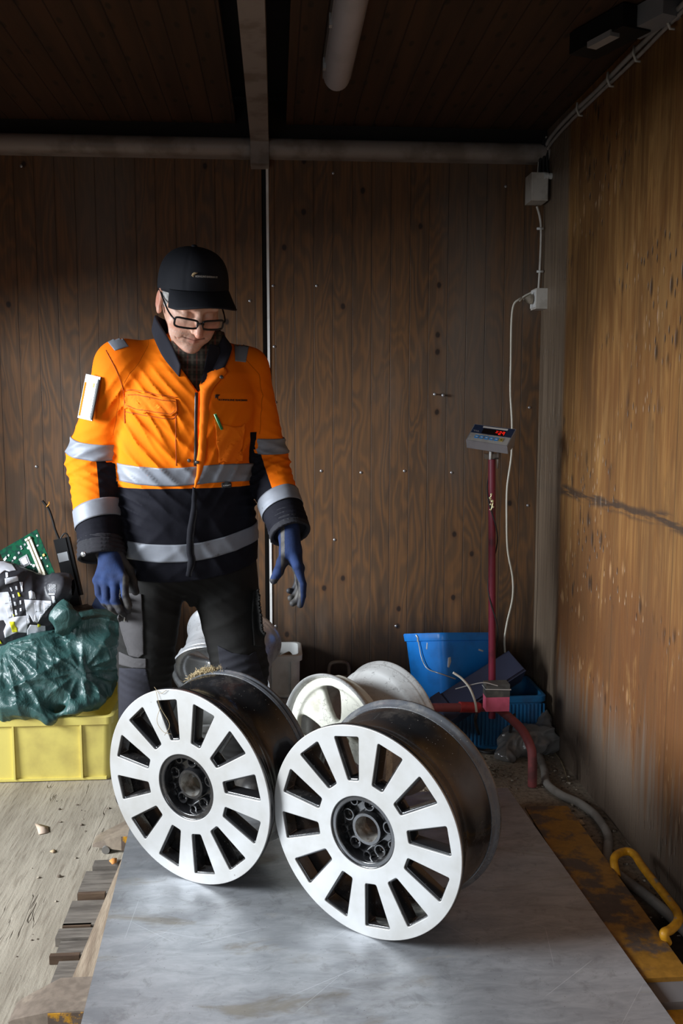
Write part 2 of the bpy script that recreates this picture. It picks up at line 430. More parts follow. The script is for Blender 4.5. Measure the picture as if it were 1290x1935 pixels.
def floor_mat():
    N = NT('worn_floor'); P = N.wpos()
    X, Y, Z = N.n('SeparateXYZ', {'Vector': P}).outputs
    R = (0, 0, math.radians(-8))
    fine = N.noise(N.wpos((120, 11, 1), R), 1, 5); mid = N.noise(N.wpos((14, 2.2, 1), R), 1, 4)
    a = N.mix(N.ramp(mid, .3, .7), (.29, .25, .195), (.41, .36, .285))
    a = N.mix(N.math('MULTIPLY', N.ramp(fine, .48, .72), .6), a, (.17, .135, .10))
    ck = N.math('ABSOLUTE', N.math('SUBTRACT', N.noise(N.wpos((10, .9, 1), R), 1, 4), .5))
    crack = N.math('MULTIPLY', N.ramp(ck, .006, .001), N.ramp(N.noise(N.wpos((3, 3, 1)), 1, 2), .5, .6))
    a = N.mix(N.math('MULTIPLY', crack, .5), a, (.05, .035, .025))
    # trodden dirt and sand towards the back right corner
    sand = N.ramp(N.math('ADD', X, N.math('MULTIPLY', N.noise(P, 3, 4), .3)), .05, .35)
    sc = N.mix(N.ramp(N.noise(P, 60, 6, .7), .4, .65), (.30, .245, .185), (.17, .135, .10))
    a = N.mix(sand, a, sc)
    a = N.mix(N.math('MULTIPLY', N.ramp(N.noise(P, 3.5, 5), .55, .75), .5), a, (.14, .115, .09))
    painted_pit = N.math('MULTIPLY', N.ramp(N.math('ADD', X, N.math('MULTIPLY', N.noise(P, 9, 4), .06)), .87, .91), N.ramp(N.math('ADD', Y, N.math('MULTIPLY', N.noise(P, 7, 4), .2)), 2.28, 2.14))  # black gap in the floor, its darkness painted on the flat surface
    a = N.mix(N.math('MULTIPLY', painted_pit, .93), a, (.012, .010, .009))
    h = N.math('ADD', N.math('MULTIPLY', fine, .6), N.math('MULTIPLY', N.noise(P, 150, 4, .7), .35))
    h = N.math('SUBTRACT', h, crack)
    N.bump(h, .55, .004)
    return N.out(a, .85, 0, .2)
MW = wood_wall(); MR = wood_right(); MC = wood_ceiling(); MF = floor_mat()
dark_gap = M('dark_gap', (.012, .010, .009), rough=.9)
painted_steel = M('painted_steel', (.30, .26, .235), (.19, .155, .13), 9, rough=.45, bump=.1)
white_strip_m = M('white_strip', (.9, .9, .88), (.8, .78, .74), 20, rough=.5)
screw_m = M('screw', (.5, .5, .52), rough=.35, metal=.8)

XR = 1.0; YB = 3.5; ZC = 2.25
# ================================================================== room shell
fl = box('floor', (-1.9, -2.2, -.10), (1.06, 3.6, 0), MF, bevel=0); tag(fl, kind='structure')
wb = thing('wall_back', (0, YB, 0), kind='structure')
xg = at(503, 700, YB)[0]
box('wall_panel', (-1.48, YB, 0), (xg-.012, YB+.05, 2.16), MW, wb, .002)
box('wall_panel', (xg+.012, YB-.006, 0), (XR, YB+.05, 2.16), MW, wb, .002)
box('panel_gap', (xg-.012, YB+.02, 0), (xg+.012, YB+.05, 2.16), dark_gap, wb, 0)
box('edge_strip', (xg+.005, YB-.010, .05), (xg+.014, YB+.02, 2.15), white_strip_m, wb, .001)
# screws in the back wall
for (px, py) in [(516,540),(518,655),(520,760),(607,890),(682,893),(764,890),(853,893),(632,1020),(521,1183),(629,327),(598,540),(955,352),(748,1183),(1000,770),(997,955),(68,882),(472,568),(39,313)]:
    p = at(px, py, YB-.007); V, F = ball_vf((p[0], YB-.0065 if px > 503 else YB-.0005, p[2]), .0055, 10, 6, (1, .45, 1)); mesh('screw', V, F, screw_m, wb)
for (px, py, L) in [(820, 745, .022), (836, 747, .018)]:
    p = at(px, py, YB-.007); V, F = tube_vf([(p[0], YB-.004, p[2]), (p[0], YB-L, p[2])], .0028, 8)
    V2, F2 = ball_vf((p[0], YB-L, p[2]), .0065, 10, 6, (1, .5, 1)); V, F = merge_vf([(V, F), (V2, F2)]); mesh('bolt', V, F, screw_m, wb)
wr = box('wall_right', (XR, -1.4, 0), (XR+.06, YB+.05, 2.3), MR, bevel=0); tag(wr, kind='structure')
# left wall with the wide open doorway the daylight comes through
wl = thing('wall_left', (-1.45, 1, 0), kind='structure')
box('wall_panel', (-1.48, 3.22, 0), (-1.42, YB+.05, 2.3), MW, wl, 0)
box('light_cut_header', (-1.48, -2.2, 1.60), (-1.42, 3.22, 2.3), MW, wl, 0)  # unseen header, set low to cut daylight off the upper room
ce = thing('ceiling', (0, 1.2, ZC), kind='structure')
box('ceiling_panel', (-1.48, -1.4, ZC), (-.135, YB+.05, ZC+.03), MC, ce, .002)
box('ceiling_panel', (.045, -1.4, ZC), (XR+.06, YB+.05, ZC+.03), MC, ce, .002)
box('ceiling_recess', (-.16, -1.4, ZC+.09), (.07, YB+.05, ZC+.12), dark_gap, ce, 0)
t1 = box('trim_1', (-.082, -1.4, 2.175), (-.018, YB-.03, 2.33), painted_steel, bevel=.006); tag(t1, kind='structure')
# rounded steel rail along the top of the back wall
prof = [(0, 0)]+[(-.032-.030*math.cos(a), .035+.030*math.sin(a)*1.05-.002) for a in np.linspace(-math.pi/2+1.57, math.pi/2, 2)]
def rail(name, x0, x1):
    pr = [(YB, 2.133)]+[(YB-.045-.028*math.sin(a), 2.165-.032*math.cos(a)) for a in np.linspace(0, math.pi, 12)]+[(YB, 2.197)]
    V = [(x, y, z) for x in (x0, x1) for (y, z) in pr]; n = len(pr)
    F = [(i, i+1, n+i+1, n+i) for i in range(n-1)]+[tuple(range(n))[::-1], tuple(range(n, 2*n))]
    return mesh(name, V, F, painted_steel, None, True, 40)
tag(rail('trim_2', -1.42, -.084), kind='structure'); tag(rail('trim_3', -.016, XR), kind='structure')
t4 = box('trim_4', (-1.42, YB-.03, 2.20), (XR, YB+.06, 2.36), dark_gap, bevel=0); tag(t4, kind='structure')
t5 = box('trim_5', (-.083, YB-.085, 2.10), (-.017, YB-.001, 2.20), painted_steel, bevel=.005); tag(t5, kind='structure')
# ================================================================== weighing plate, U-shaped beam scale, pallet
PZ = 0.063                                     # top of the steel plate
AX = math.radians(2.5); PU = Vector((math.cos(AX), math.sin(AX), 0)); PV = Vector((-math.sin(AX), math.cos(AX), 0))
P0 = Vector((.711, 2.73, 0))                   # far right corner of the plate
def pl(u, v, z): return P0-PU*u-PV*v+Vector((0, 0, z))      # u to the left, v towards the camera
def plate_mat():
    N = NT('steel_plate'); P = N.wpos()
    big = N.noise(N.wpos((2.5, 4.5, 1)), 1, 6, .65, .15); sm = N.noise(N.wpos((9, 26, 1)), 1, 6, .7, .5)
    a = N.mix(N.ramp(sm, .3, .7), (.36, .375, .40), (.50, .515, .54))
    rust = N.ramp(N.noise(N.wpos((3.1, 9, 1)), 1, 5, .6, .8), .55, .70)
    a = N.mix(N.math('MULTIPLY', rust, .6), a, (.30, .25, .17))
    a = N.mix(N.math('MULTIPLY', N.ramp(big, .52, .75), .6), a, (.17, .16, .155))
    mt = N.noise(P, 22, 6, .7, .5); a = N.mix(N.math('MULTIPLY', N.ramp(mt, .52, .7), .4), a, (.20, .20, .20))
    spk = N.voro(P, 55).outputs['Distance']; a = N.mix(N.math('MULTIPLY', N.ramp(spk, .09, .04), .5), a, (.08, .06, .05))
    # scratches
    sc = None
    X, Y, Z = N.n('SeparateXYZ', {'Vector': P}).outputs; rs = np.random.default_rng(12)
    for i in range(30):
        cx, cy = rs.uniform(-.35, .7), rs.uniform(1.62, 2.15); a_ = rs.uniform(0, math.pi); L = rs.uniform(.02, .11); wd = rs.uniform(.0002, .0007)
        dx, dy = N.math('SUBTRACT', X, cx), N.math('SUBTRACT', Y, cy)
        al = N.math('ABSOLUTE', N.math('ADD', N.math('MULTIPLY', dx, math.cos(a_)), N.math('MULTIPLY', dy, math.sin(a_))))
        ac = N.math('ABSOLUTE', N.math('SUBTRACT', N.math('MULTIPLY', dy, math.cos(a_)), N.math('MULTIPLY', dx, math.sin(a_))))
        l = N.math('MULTIPLY', N.ramp(ac, wd*1.6, wd*.5), N.ramp(al, L, L*.6))
        sc = l if sc is None else N.math('MAXIMUM', sc, l)
    a = N.mix(N.math('MULTIPLY', sc, .45), a, (.8, .82, .85))
    N.bump(N.math('ADD', N.math('MULTIPLY', sm, .3), N.math('MULTIPLY', big, .6)), .25, .003)
    rg = N.math('ADD', .40, N.math('MULTIPLY', N.math('ADD', rust, big), .22))
    return N.out(a, rg, .72, .5)
PM = plate_mat()
def yellow_mat(name, c=(.50, .215, .012), wear=(.12, .075, .05), lo=.47, hi=.56, sc=7):
    N = NT(name); P = N.wpos()
    f = N.ramp(N.noise(P, sc, 6, .65), lo, hi); f2 = N.noise(P, 60, 4)
    a = N.mix(N.ramp(f2, .3, .7), c, tuple(k*.72 for k in c)); a = N.mix(f, a, N.mix(f2, wear, tuple(k*.45 for k in wear)))
    N.bump(N.math('ADD', N.math('MULTIPLY', f, -.5), N.math('MULTIPLY', f2, .3)), .3, .002)
    return N.out(a, N.math('ADD', .45, N.math('MULTIPLY', f, .25)), 0, .4)
YEL = yellow_mat('yellow_paint', c=(.27, .125, .016), wear=(.11, .075, .055), lo=.50, hi=.60); YELW = yellow_mat('worn_yellow_paint', c=(.21, .165, .13), wear=(.34, .27, .20), lo=.50, hi=.62, sc=8)
YEL2 = yellow_mat('yellow_tube_paint', c=(.62, .29, .015), wear=(.3, .27, .24), lo=.6, hi=.66, sc=22)
bm = bmesh.new(); Q = [pl(0, 0, PZ-.004), pl(0, 1.128, PZ-.004), pl(1.14, 1.17, PZ-.004), pl(1.14, 0, PZ-.004)]
lo_ = [bm.verts.new(q) for q in Q]; hi_ = [bm.verts.new(q+Vector((0, 0, .004))) for q in Q]
bm.faces.new(lo_[::-1]); bm.faces.new(hi_)
for i in range(4): bm.faces.new((lo_[i], lo_[(i+1) % 4], hi_[(i+1) % 4], hi_[i]))
o = bmobj('steel_plate', bm, PM, bevel=.0012); tag(o, 'scratched grey sheet steel plate lying flat under the two spoked wheel rims', 'metal plate')

sc = thing('pallet_scale', pl(-.07, .7, 0), 'yellow U-shaped steel floor scale frame lying under the edges of the steel plate', 'scale')
def beam(name, pts, z0, z1, mat, parent, bevel=.003):
    bm = bmesh.new(); a = [bm.verts.new((p[0], p[1], z0)) for p in pts]; b = [bm.verts.new((p[0], p[1], z1)) for p in pts]
    bm.faces.new(a[::-1]); bm.faces.new(b); n = len(pts)
    for i in range(n): bm.faces.new((a[i], a[(i+1) % n], b[(i+1) % n], b[i]))
    return bmobj(name, bm, mat, parent, bevel=bevel)
# the long side beam at the right
beam('side_beam', [(.733, 2.605), (.730, 1.765), (.861, 1.765), (.861, 2.60)], .012, .057, YEL, sc)
box('end_foot', (.752, 1.60, .004), (.93, 1.712, .030), YEL2, sc, .003)
box('end_plate', (.745, 1.700, .006), (.93, 1.766, .047), M('grey_steel', (.16, .15, .15), rough=.5, metal=.3), sc, .002)
YSIDE = yellow_mat('arm_side_paint', c=(.60, .29, .02), wear=(.17, .12, .09), lo=.44, hi=.52, sc=16)
def arm(name, yc, xl, xr=.73, wdt=.155):
    h = .055; nose = .085
    y0, y1 = yc-wdt/2, yc+wdt/2
    bm = bmesh.new()
    # tapered, sloping nose at the left end
    sec = [(xr, y0, y1, h, .012), (xl+nose, y0, y1, h, .012), (xl+.012, y0+.022, y1-.022, .028, .014), (xl, y0+.026, y1-.026, .020, .012)]
    rows = []
    for (x, a, b, zt, zb) in sec:
        rows.append([bm.verts.new(v) for v in ((x, a, zb), (x, a, zt), (x, b, zt), (x, b, zb))])
    for r0, r1 in zip(rows[:-1], rows[1:]):
        for i in range(4): bm.faces.new((r0[i], r0[(i+1) % 4], r1[(i+1) % 4], r1[i]))
    bm.faces.new(rows[0]); bm.faces.new(rows[-1][::-1])
    o = bmobj(name, bm, YELW, sc, bevel=.002)
    box('arm_side', (xl+nose, y0-.0025, .013), (xr-.01, y0, .053), YSIDE, o, .0008)
    for sx in (xl+.04, xl+.115):
        V, F = tube_vf([(sx, y0+.006, .011), (sx, y1-.03, .011)], .011, 14); mesh('roller', V, F, M('roller_steel', (.3, .29, .28), rough=.4, metal=.7), o, True, 40)
arm('scale_arm', 2.55, -.525, wdt=.10); arm('scale_arm', 1.80, -.545, wdt=.112)
tube('side_handle', [(.868, 2.212, .040)]+[tuple(atz(px_, py_, .07)) for px_, py_ in ((1160, 1622), (1180, 1609), (1198, 1615), (1215, 1640), (1262, 1700), (1279, 1724), (1280, 1742), (1266, 1757), (1254, 1764))]+[(.870, 1.905, .045)], .0105, YEL2, sc, 14, 8)

def plank_mat(name, c1, c2, rot=0):
    N = NT(name); P = N.wpos((9, 60, 30) if rot else (60, 8, 30)); f = N.noise(P, 1, 5); g = N.noise(N.wpos(), 8, 4)
    a = N.mix(N.ramp(f, .35, .65), c1, c2); a = N.mix(N.math('MULTIPLY', N.ramp(g, .5, .7), .5), a, tuple(k*.45 for k in c1))
    N.bump(f, .6, .004); return N.out(a, .85, 0, .2)
PK = plank_mat('grey_plank', (.19, .165, .14), (.10, .085, .072), 1); PK2 = plank_mat('tan_plank', (.42, .33, .24), (.28, .21, .15)); PK3 = plank_mat('brown_plank', (.13, .085, .055), (.08, .05, .035), 1)
pal = thing('wooden_pallet', (-.1, 2.2, 0), 'weathered wooden pallet whose plank ends stick out left of the steel plate', 'pallet')
def plank(y0, y1, xl, z1, m, skew=0):
    Mx = Matrix.Translation((0, 0, 0)); o = box('plank', (xl, y0, .001), (.60, y1, z1), m, pal, .002, seg=1); return o
for (y0, y1, xl, z1) in [(2.26, 2.375, -.512, .020), (2.395, 2.43, -.50, .022), (2.115, 2.225, -.516, .021), (1.995, 2.05, -.505, .02), (2.06, 2.10, -.52, .022), (1.87, 1.975, -.492, .018)]:
    plank(y0, y1, xl, z1, PK)
# darker broken ends
for (y, xl, wd) in [(2.255, -.510, .068), (2.11, -.515, .066), (1.99, -.517, .066)]:
    box('plank_end', (xl, y, .001), (xl+wd, y+.012, .021), PK3, pal, .001)
bm = bmesh.new()
a = [(-.445, 1.868), (-.30, 1.868), (-.33, 2.43), (-.424, 2.43)]
beam('lengthwise_board', a, .0225, .033, PK2, pal, .002)
beam('lengthwise_board', [(.45, 1.868), (.58, 1.868), (.58, 2.43), (.45, 2.43)], .0225, .033, PK2, pal, .002)

# ================================================================== twelve-spoke alloy wheel rims
def machined():
    N = NT('machined_face'); P = N.pos()
    f = N.noise(P, 9, 5); sm = N.noise(P, 130, 3, .6)
    a = N.mix(N.ramp(f, .35, .7), (.46, .46, .455), (.38, .37, .35))
    spots = N.ramp(N.voro(P, 26).outputs['Distance'], .07, .03); sel = N.ramp(N.noise(P, 5, 2), .5, .62)
    a = N.mix(N.math('MULTIPLY', N.math('MULTIPLY', spots, sel), .8), a, (.10, .08, .06))
    scr = N.ramp(N.math('ABSOLUTE', N.math('SUBTRACT', N.noise(N.pos((3, 14, 3)), 2, 2), .5)), .004, .001)
    N.bump(N.math('ADD', f, N.math('MULTIPLY', sm, .3)), .08, .002)
    return N.out(a, N.math('ADD', .38, N.math('MULTIPLY', f, .2)), .35, .5)
def dirty_black(name, c=(.012, .012, .013), dirt=(.14, .12, .10), amt=.5, rough=.16):
    N = NT(name); P = N.pos()
    f = N.ramp(N.noise(P, 14, 6, .7), .5, .75); sp = N.ramp(N.voro(P, 90).outputs['Distance'], .12, .05)
    sp = N.math('MULTIPLY', sp, N.ramp(N.noise(P, 6, 3), .45, .6))
    a = N.mix(N.math('MULTIPLY', f, amt*.35), c, dirt); a = N.mix(N.math('MULTIPLY', sp, amt), a, (.42, .40, .37))
    N.bump(N.noise(P, 90, 4), .08, .001)
    return N.out(a, N.math('ADD', rough, N.math('MULTIPLY', f, .35)), 0, .5, .3)
MACH = machined(); GB = dirty_black('gloss_black', amt=.75, rough=.2); LIP = dirty_black('worn_lip', (.085, .09, .10), (.36, .33, .28), .9, .26)
BORE = M('bore_steel', (.30, .29, .27), (.12, .10, .08), 40, rough=.4, metal=.6); BRASS = M('brass', (.75, .48, .22), rough=.3, metal=.9)
def wheel_M(x, y, yaw, tilt, R, zp=PZ, roll=0):
    n = Vector((-math.sin(yaw)*math.cos(tilt), -math.cos(yaw)*math.cos(tilt), math.sin(tilt)))
    u = Vector((math.cos(yaw), -math.sin(yaw), 0)); v = n.cross(u)
    Mx = Matrix((u, v, n)).transposed().to_4x4(); Mx.translation = (x, y, zp+R*math.cos(tilt)); return Mx @ Matrix.Rotation(roll, 4, 'Z')
def circ(r, n=96, ph=0): return [(r*math.cos(ph+2*math.pi*i/n), r*math.sin(ph+2*math.pi*i/n)) for i in range(n)]
def window(a, r1, r2, h1, h2, rc):
    """rounded trapezium slot centred on angle a: half widths h1 (inner) h2 (outer)"""
    P = [(r1, -h1), (r2*.985, -h2), (r2, 0), (r2*.985, h2), (r1, h1)]
    P = [(r1, -h1), (r2, -h2), (r2, h2), (r1, h1)]; out = []
    for i in range(4):
        p = np.array(P[i]); a0 = np.array(P[i-1])-p; b0 = np.array(P[(i+1) % 4])-p
        a0 = a0/np.linalg.norm(a0); b0 = b0/np.linalg.norm(b0)
        p0 = p+a0*rc; p2 = p+b0*rc
        for t in np.linspace(0, 1, 5): out.append((1-t)**2*p0+2*t*(1-t)*p+t*t*p2)
    # bow the outer edge to follow the circle
    res = []
    for x, y in out:
        if x > (r1+r2)/2: x = x*1.0+(math.sqrt(max(r2*r2-y*y, 0))-r2)*1.0
        res.append((x*math.cos(a)-y*math.sin(a), x*math.sin(a)+y*math.cos(a)))
    return res
def alloy_wheel(name, Mx, R, Rb, W, label, roll, valve):
    root = thing(name, (Mx.translation.x, Mx.translation.y, PZ), label, 'wheel rim', 'twelve-spoke black and silver wheel rims')
    A = [roll+2*math.pi*i/12 for i in range(12)]
    r1, r2 = .475*R, .905*R; h1, h2 = .0155, .0345
    wf = [window(a, r1, r2, h1, h2, .006) for a in A]
    me = curve_shape([circ(R*.995, 128), circ(.345*R, 72)]+wf, .0016, .0012, Mx @ Matrix.Translation((0, 0, -.0022))); link_mesh('machined_face', me, MACH, root, True, 35)
    wb_ = [window(a, r1+.003, r2-.002, h1-.0028, h2-.0028, .006) for a in A]
    me = curve_shape([circ(R*.94, 128), circ(.30*R, 72)]+wb_, .0145, .003, Mx @ Matrix.Translation((0, 0, -.0215))); spokes = link_mesh('spokes', me, GB, root, True, 40)
    # barrel
    o = [(.955*R, -.006), (.99*R, -.004), (R, -.008), (R, -.016), (.985*R, -.022), (.955*R, -.026), (.945*R, -.040), (.925*R, -.052), (.885*R, -.070), (.875*R, -.10), (.885*R, -.13), (.915*R, -.150), (.925*R, -W+.045), (.93*R, -W+.030)]
    lp = [(.935*R, -W+.030), (.945*R, -W+.022), (.975*Rb, -W+.018), (Rb, -W+.012), (Rb, -W+.004), (.985*Rb, -W), (.955*Rb, -W+.004), (.925*Rb, -W+.016)]
    inn = [(.91*R, -W+.035), (.905*R, -W+.06), (.895*R, -.150), (.865*R, -.128), (.857*R, -.10), (.867*R, -.072), (.905*R, -.045), (.925*R, -.03), (.935*R, -.01), (.955*R, -.006)]
    V, F = lathe_vf(o, 128, Mx); V2, F2 = lathe_vf([lp[-1]]+inn, 128, Mx); Va, Fa = merge_vf([(V, F), (V2, F2)])
    mesh('barrel', Va, Fa, GB, root, True, 40)
    V, F = lathe_vf([o[-1]]+lp, 128, Mx); mesh('rear_lip', V, F, LIP, root, True, 50)
    # hub cup: recessed, with lug pockets and a bore
    hr = .345*R
    cup = [(hr+.001, -.002), (hr, -.0015), (hr-.004, -.003), (hr-.006, -.008), (hr-.007, -.030), (hr-.012, -.036), (hr-.02, -.038)]
    V, F = lathe_vf(cup, 72, Mx)
    me1 = []
    nb = 5; ho = [circ(hr-.004, 72), circ(.124*R, 48)]
    for k in range(nb):
        a = roll+.3+2*math.pi*k/nb; c = .222*R; ho.append([(c*math.cos(a)+.0085*math.cos(t), c*math.sin(a)+.0085*math.sin(t)) for t in np.linspace(0, 2*math.pi, 20, endpoint=False)])
    mesh('hub_cup', V, F, GB, root, True, 50)
    me = curve_shape(ho, .006, .0015, Mx @ Matrix.Translation((0, 0, -.045))); link_mesh('hub_plate', me, GB, root, True, 40)
    # raised ribs between the pockets
    parts = []
    for k in range(10):
        a = roll+.3+2*math.pi*k/10
        rr, q = (.225*R, .0155) if k % 2 == 0 else (.270*R, .0115)
        c = Vector((rr*math.cos(a), rr*math.sin(a), 0))
        pr = [(q, -.040), (q, -.026), (q-.0015, -.0245), (q-.004, -.0245), (q-.0055, -.027), (q-.006, -.040)]
        v, f = lathe_vf(pr, 24); v = [tuple(Mx @ (Vector(p)+c)) for p in v]; parts.append((v, f))
    V, F = merge_vf(parts); mesh('lug_seats', V, F, GB, root, True, 40)
    V, F = lathe_vf([(.118*R, -.060), (.118*R, -.020), (.122*R, -.018), (.148*R, -.018), (.156*R, -.022), (.158*R, -.040)], 64, Mx); mesh('centre_bore', V, F, BORE if False else GB, root, True, 40)
    V, F = lathe_vf([(.1165*R, -.062), (.1165*R, -.0195), (.121*R, -.0175)], 64, Mx); mesh('bore_ring', V, F, BORE, root, True, 40)
    a = valve; V, F = tube_vf([Mx @ Vector((.88*R*math.cos(a), .88*R*math.sin(a), -.05)), Mx @ Vector((.84*R*math.cos(a), .84*R*math.sin(a), -.018))], [.0045, .0035], 12)
    mesh('valve_stem', V, F, BRASS, root, True, 40)
    return root
ML = wheel_M(-.229, 2.212, .589, -.050, .250); MRt = wheel_M(.183, 1.950, .654, -.031, .245)
RW = math.radians(90)
alloy_wheel('wheel_rim', ML, .250, .237, .214, 'silver-faced twelve-spoke alloy wheel rim with black barrel, standing nearer the man\'s legs', math.radians(72), math.radians(268))
alloy_wheel('wheel_rim', MRt, .245, .240, .214, 'silver-faced twelve-spoke alloy wheel rim with black barrel, front one standing nearest the camera', math.radians(70), math.radians(85))
# dried grass and moss stuck on the left rim's rear lip
GR = M('dry_grass', (.34, .26, .14), (.16, .11, .06), 30, rough=.9)
parts = []
for i in range(520):
    a = math.radians(112)+rng.normal()*.10; r = .238+abs(rng.normal())*.003; h = -.200+rng.normal()*.007
    p = Vector((r*math.cos(a), r*math.sin(a), h)); d = Vector(rng.normal(size=3))*.0045
    parts.append(tube_vf([tuple(ML @ (p-d)), tuple(ML @ (p+d))], [.0009, .0004], 4))
V, F = merge_vf(parts); o = mesh('dry_moss', V, F, GR); tag(o, 'clump of dry moss and grass stuck on the rear lip of the left spoked rim', 'moss', kind='stuff')
parts = []
for pts in [[(-.075, .24, .004), (-.06, .20, .008), (-.035, .16, .006), (-.05, .13, .010)], [(-.06, .20, .008), (-.07, .165, .012), (-.052, .14, .012), (-.03, .135, .006)], [(-.08, .247, .003), (-.06, .235, .006), (-.04, .246, .004)]]:
    parts.append(tube_vf(catmull([tuple(ML @ Vector(p)) for p in pts], 5), .0006, 5))
V, F = merge_vf(parts); o = mesh('straw', V, F, GR); tag(o, 'thin dry straw caught across the top of the left spoked rim face', 'straw')

# ------------------------------------------------------------------ five-spoke rims behind
def spoke_mat(name, c, c2, rough=.4, metal=0.0):
    N = NT(name); P = N.pos(); f = N.ramp(N.noise(P, 11, 6, .65), .48, .72)
    a = N.mix(N.math('MULTIPLY', f, .65), c, c2); s = N.ramp(N.voro(P, 60).outputs['Distance'], .1, .05)
    a = N.mix(N.math('MULTIPLY', N.math('MULTIPLY', s, N.ramp(N.noise(P, 7, 2), .5, .6)), .7), a, (.09, .08, .07))
    ln = N.ramp(N.math('ABSOLUTE', N.math('SUBTRACT', N.noise(N.pos((5, 5, 5)), 3, 4), .5)), .006, .002)
    a = N.mix(N.math('MULTIPLY', ln, .5), a, (.06, .055, .05))
    N.bump(f, .15, .001); return N.out(a, N.math('ADD', rough, N.math('MULTIPLY', f, .2)), metal, .5)
WHT = spoke_mat('cream_lacquer', (.70, .69, .60), (.36, .33, .25), .35); SIL = spoke_mat('silver_lacquer', (.62, .63, .65), (.34, .34, .34), .3, .55)
DSIL = spoke_mat('grey_alloy', (.40, .41, .42), (.20, .20, .20), .35, .5)
def five_spoke(name, Mx, R, Rb, W, m_face, m_barrel, label, roll, zbase, dish=.045, wst=.775):
    root = thing(name, (Mx.translation.x, Mx.translation.y, zbase), label, 'wheel rim')
    def f(x, y, z):
        r = np.sqrt(x*x+y*y); th = np.arctan2(y, x)-roll
        k = 2*math.pi/5; a = np.abs((th/k-np.round(th/k))*k)
        lat = r*np.sin(a); hw = .017+.10*np.clip(r/R-.25, 0, 1)**1.6*R/.2+.012
        sp = lat-hw
        zc = -.030-dish*np.clip(1-(r/(.85*R)), 0, 1)**.6*.5-.012*np.clip(r/R, 0, 1)
        zz = np.abs(z-zc)-.012
        spoke = smax(smax(sp, zz, .012), r-.93*R, .004)
        hub = smax(r-.30*R, np.abs(z-zc)-.016, .01)
        ringo = smax(smax(np.abs(r-.90*R)-.018, np.abs(z+.034)-.012, .008), r-.945*R, .002)
        d = smin(smin(spoke, hub, .015), ringo, .016)
        d = smax(d, -(r-.11*R), .004)
        for q in range(5):
            aa = roll+(q+.5)*k; d = smax(d, -(np.sqrt((x-.2*R*math.cos(aa))**2+(y-.2*R*math.sin(aa))**2)-.008), .003)
        return d
    V, F = sdf_mesh(f, (-R, -R, -.12), (R, R, .01), .0030)
    V = [tuple(Mx @ Vector(v)) for v in V]; mesh('spokes', V, F, m_face, root, True)
    o = [(.93*R, -.024), (.955*R, -.010), (.975*R, -.003), (.99*R, -.001), (R, -.004), (R, -.012), (.985*R, -.018), (.95*R, -.022), (.935*R, -.034), (.90*R, -.045), ((wst+.03)*R, -.065), (wst*R, -.09), (wst*R, -W+.10), ((wst+.02)*R, -W+.080), (max(.86, wst+.02)*R, -W+.062), (.90*R, -W+.055), (.905*R, -W+.035), (.93*R, -W+.028), (.935*R, -W+.022), (.97*Rb, -W+.018), (Rb, -W+.010), (Rb, -W+.002), (.985*Rb, -W), (.955*Rb, -W+.006), (.93*Rb, -W+.014), (.88*R, -W+.05), ((wst)*R, -W+.085), ((wst-.02)*R, -W+.11), ((wst-.02)*R, -.09), ((wst+.01)*R, -.058), (.88*R, -.04), (.93*R, -.024)]
    V, F = lathe_vf(o, 96, Mx); mesh('barrel', V, F, m_barrel, root, True, 50)
    return root
GWB = spoke_mat('dirty_silver_barrel', (.50, .50, .49), (.17, .165, .155), .32, .25)
MWt = wheel_M(.145, 2.55, .886, .005, .212)
five_spoke('wheel_rim', MWt, .212, .205, .249, WHT, GWB, 'cream white five-spoke wheel rim standing behind the two silver-faced rims', math.radians(66), PZ)
MSl = wheel_M(-.195, 3.07, .26, -.60, .172, zp=.180)
five_spoke('wheel_rim', MSl, .172, .170, .20, SIL, SIL, 'silver five-spoke wheel rim standing on a crate behind the man\'s legs', math.radians(100), .2, .06, .875)
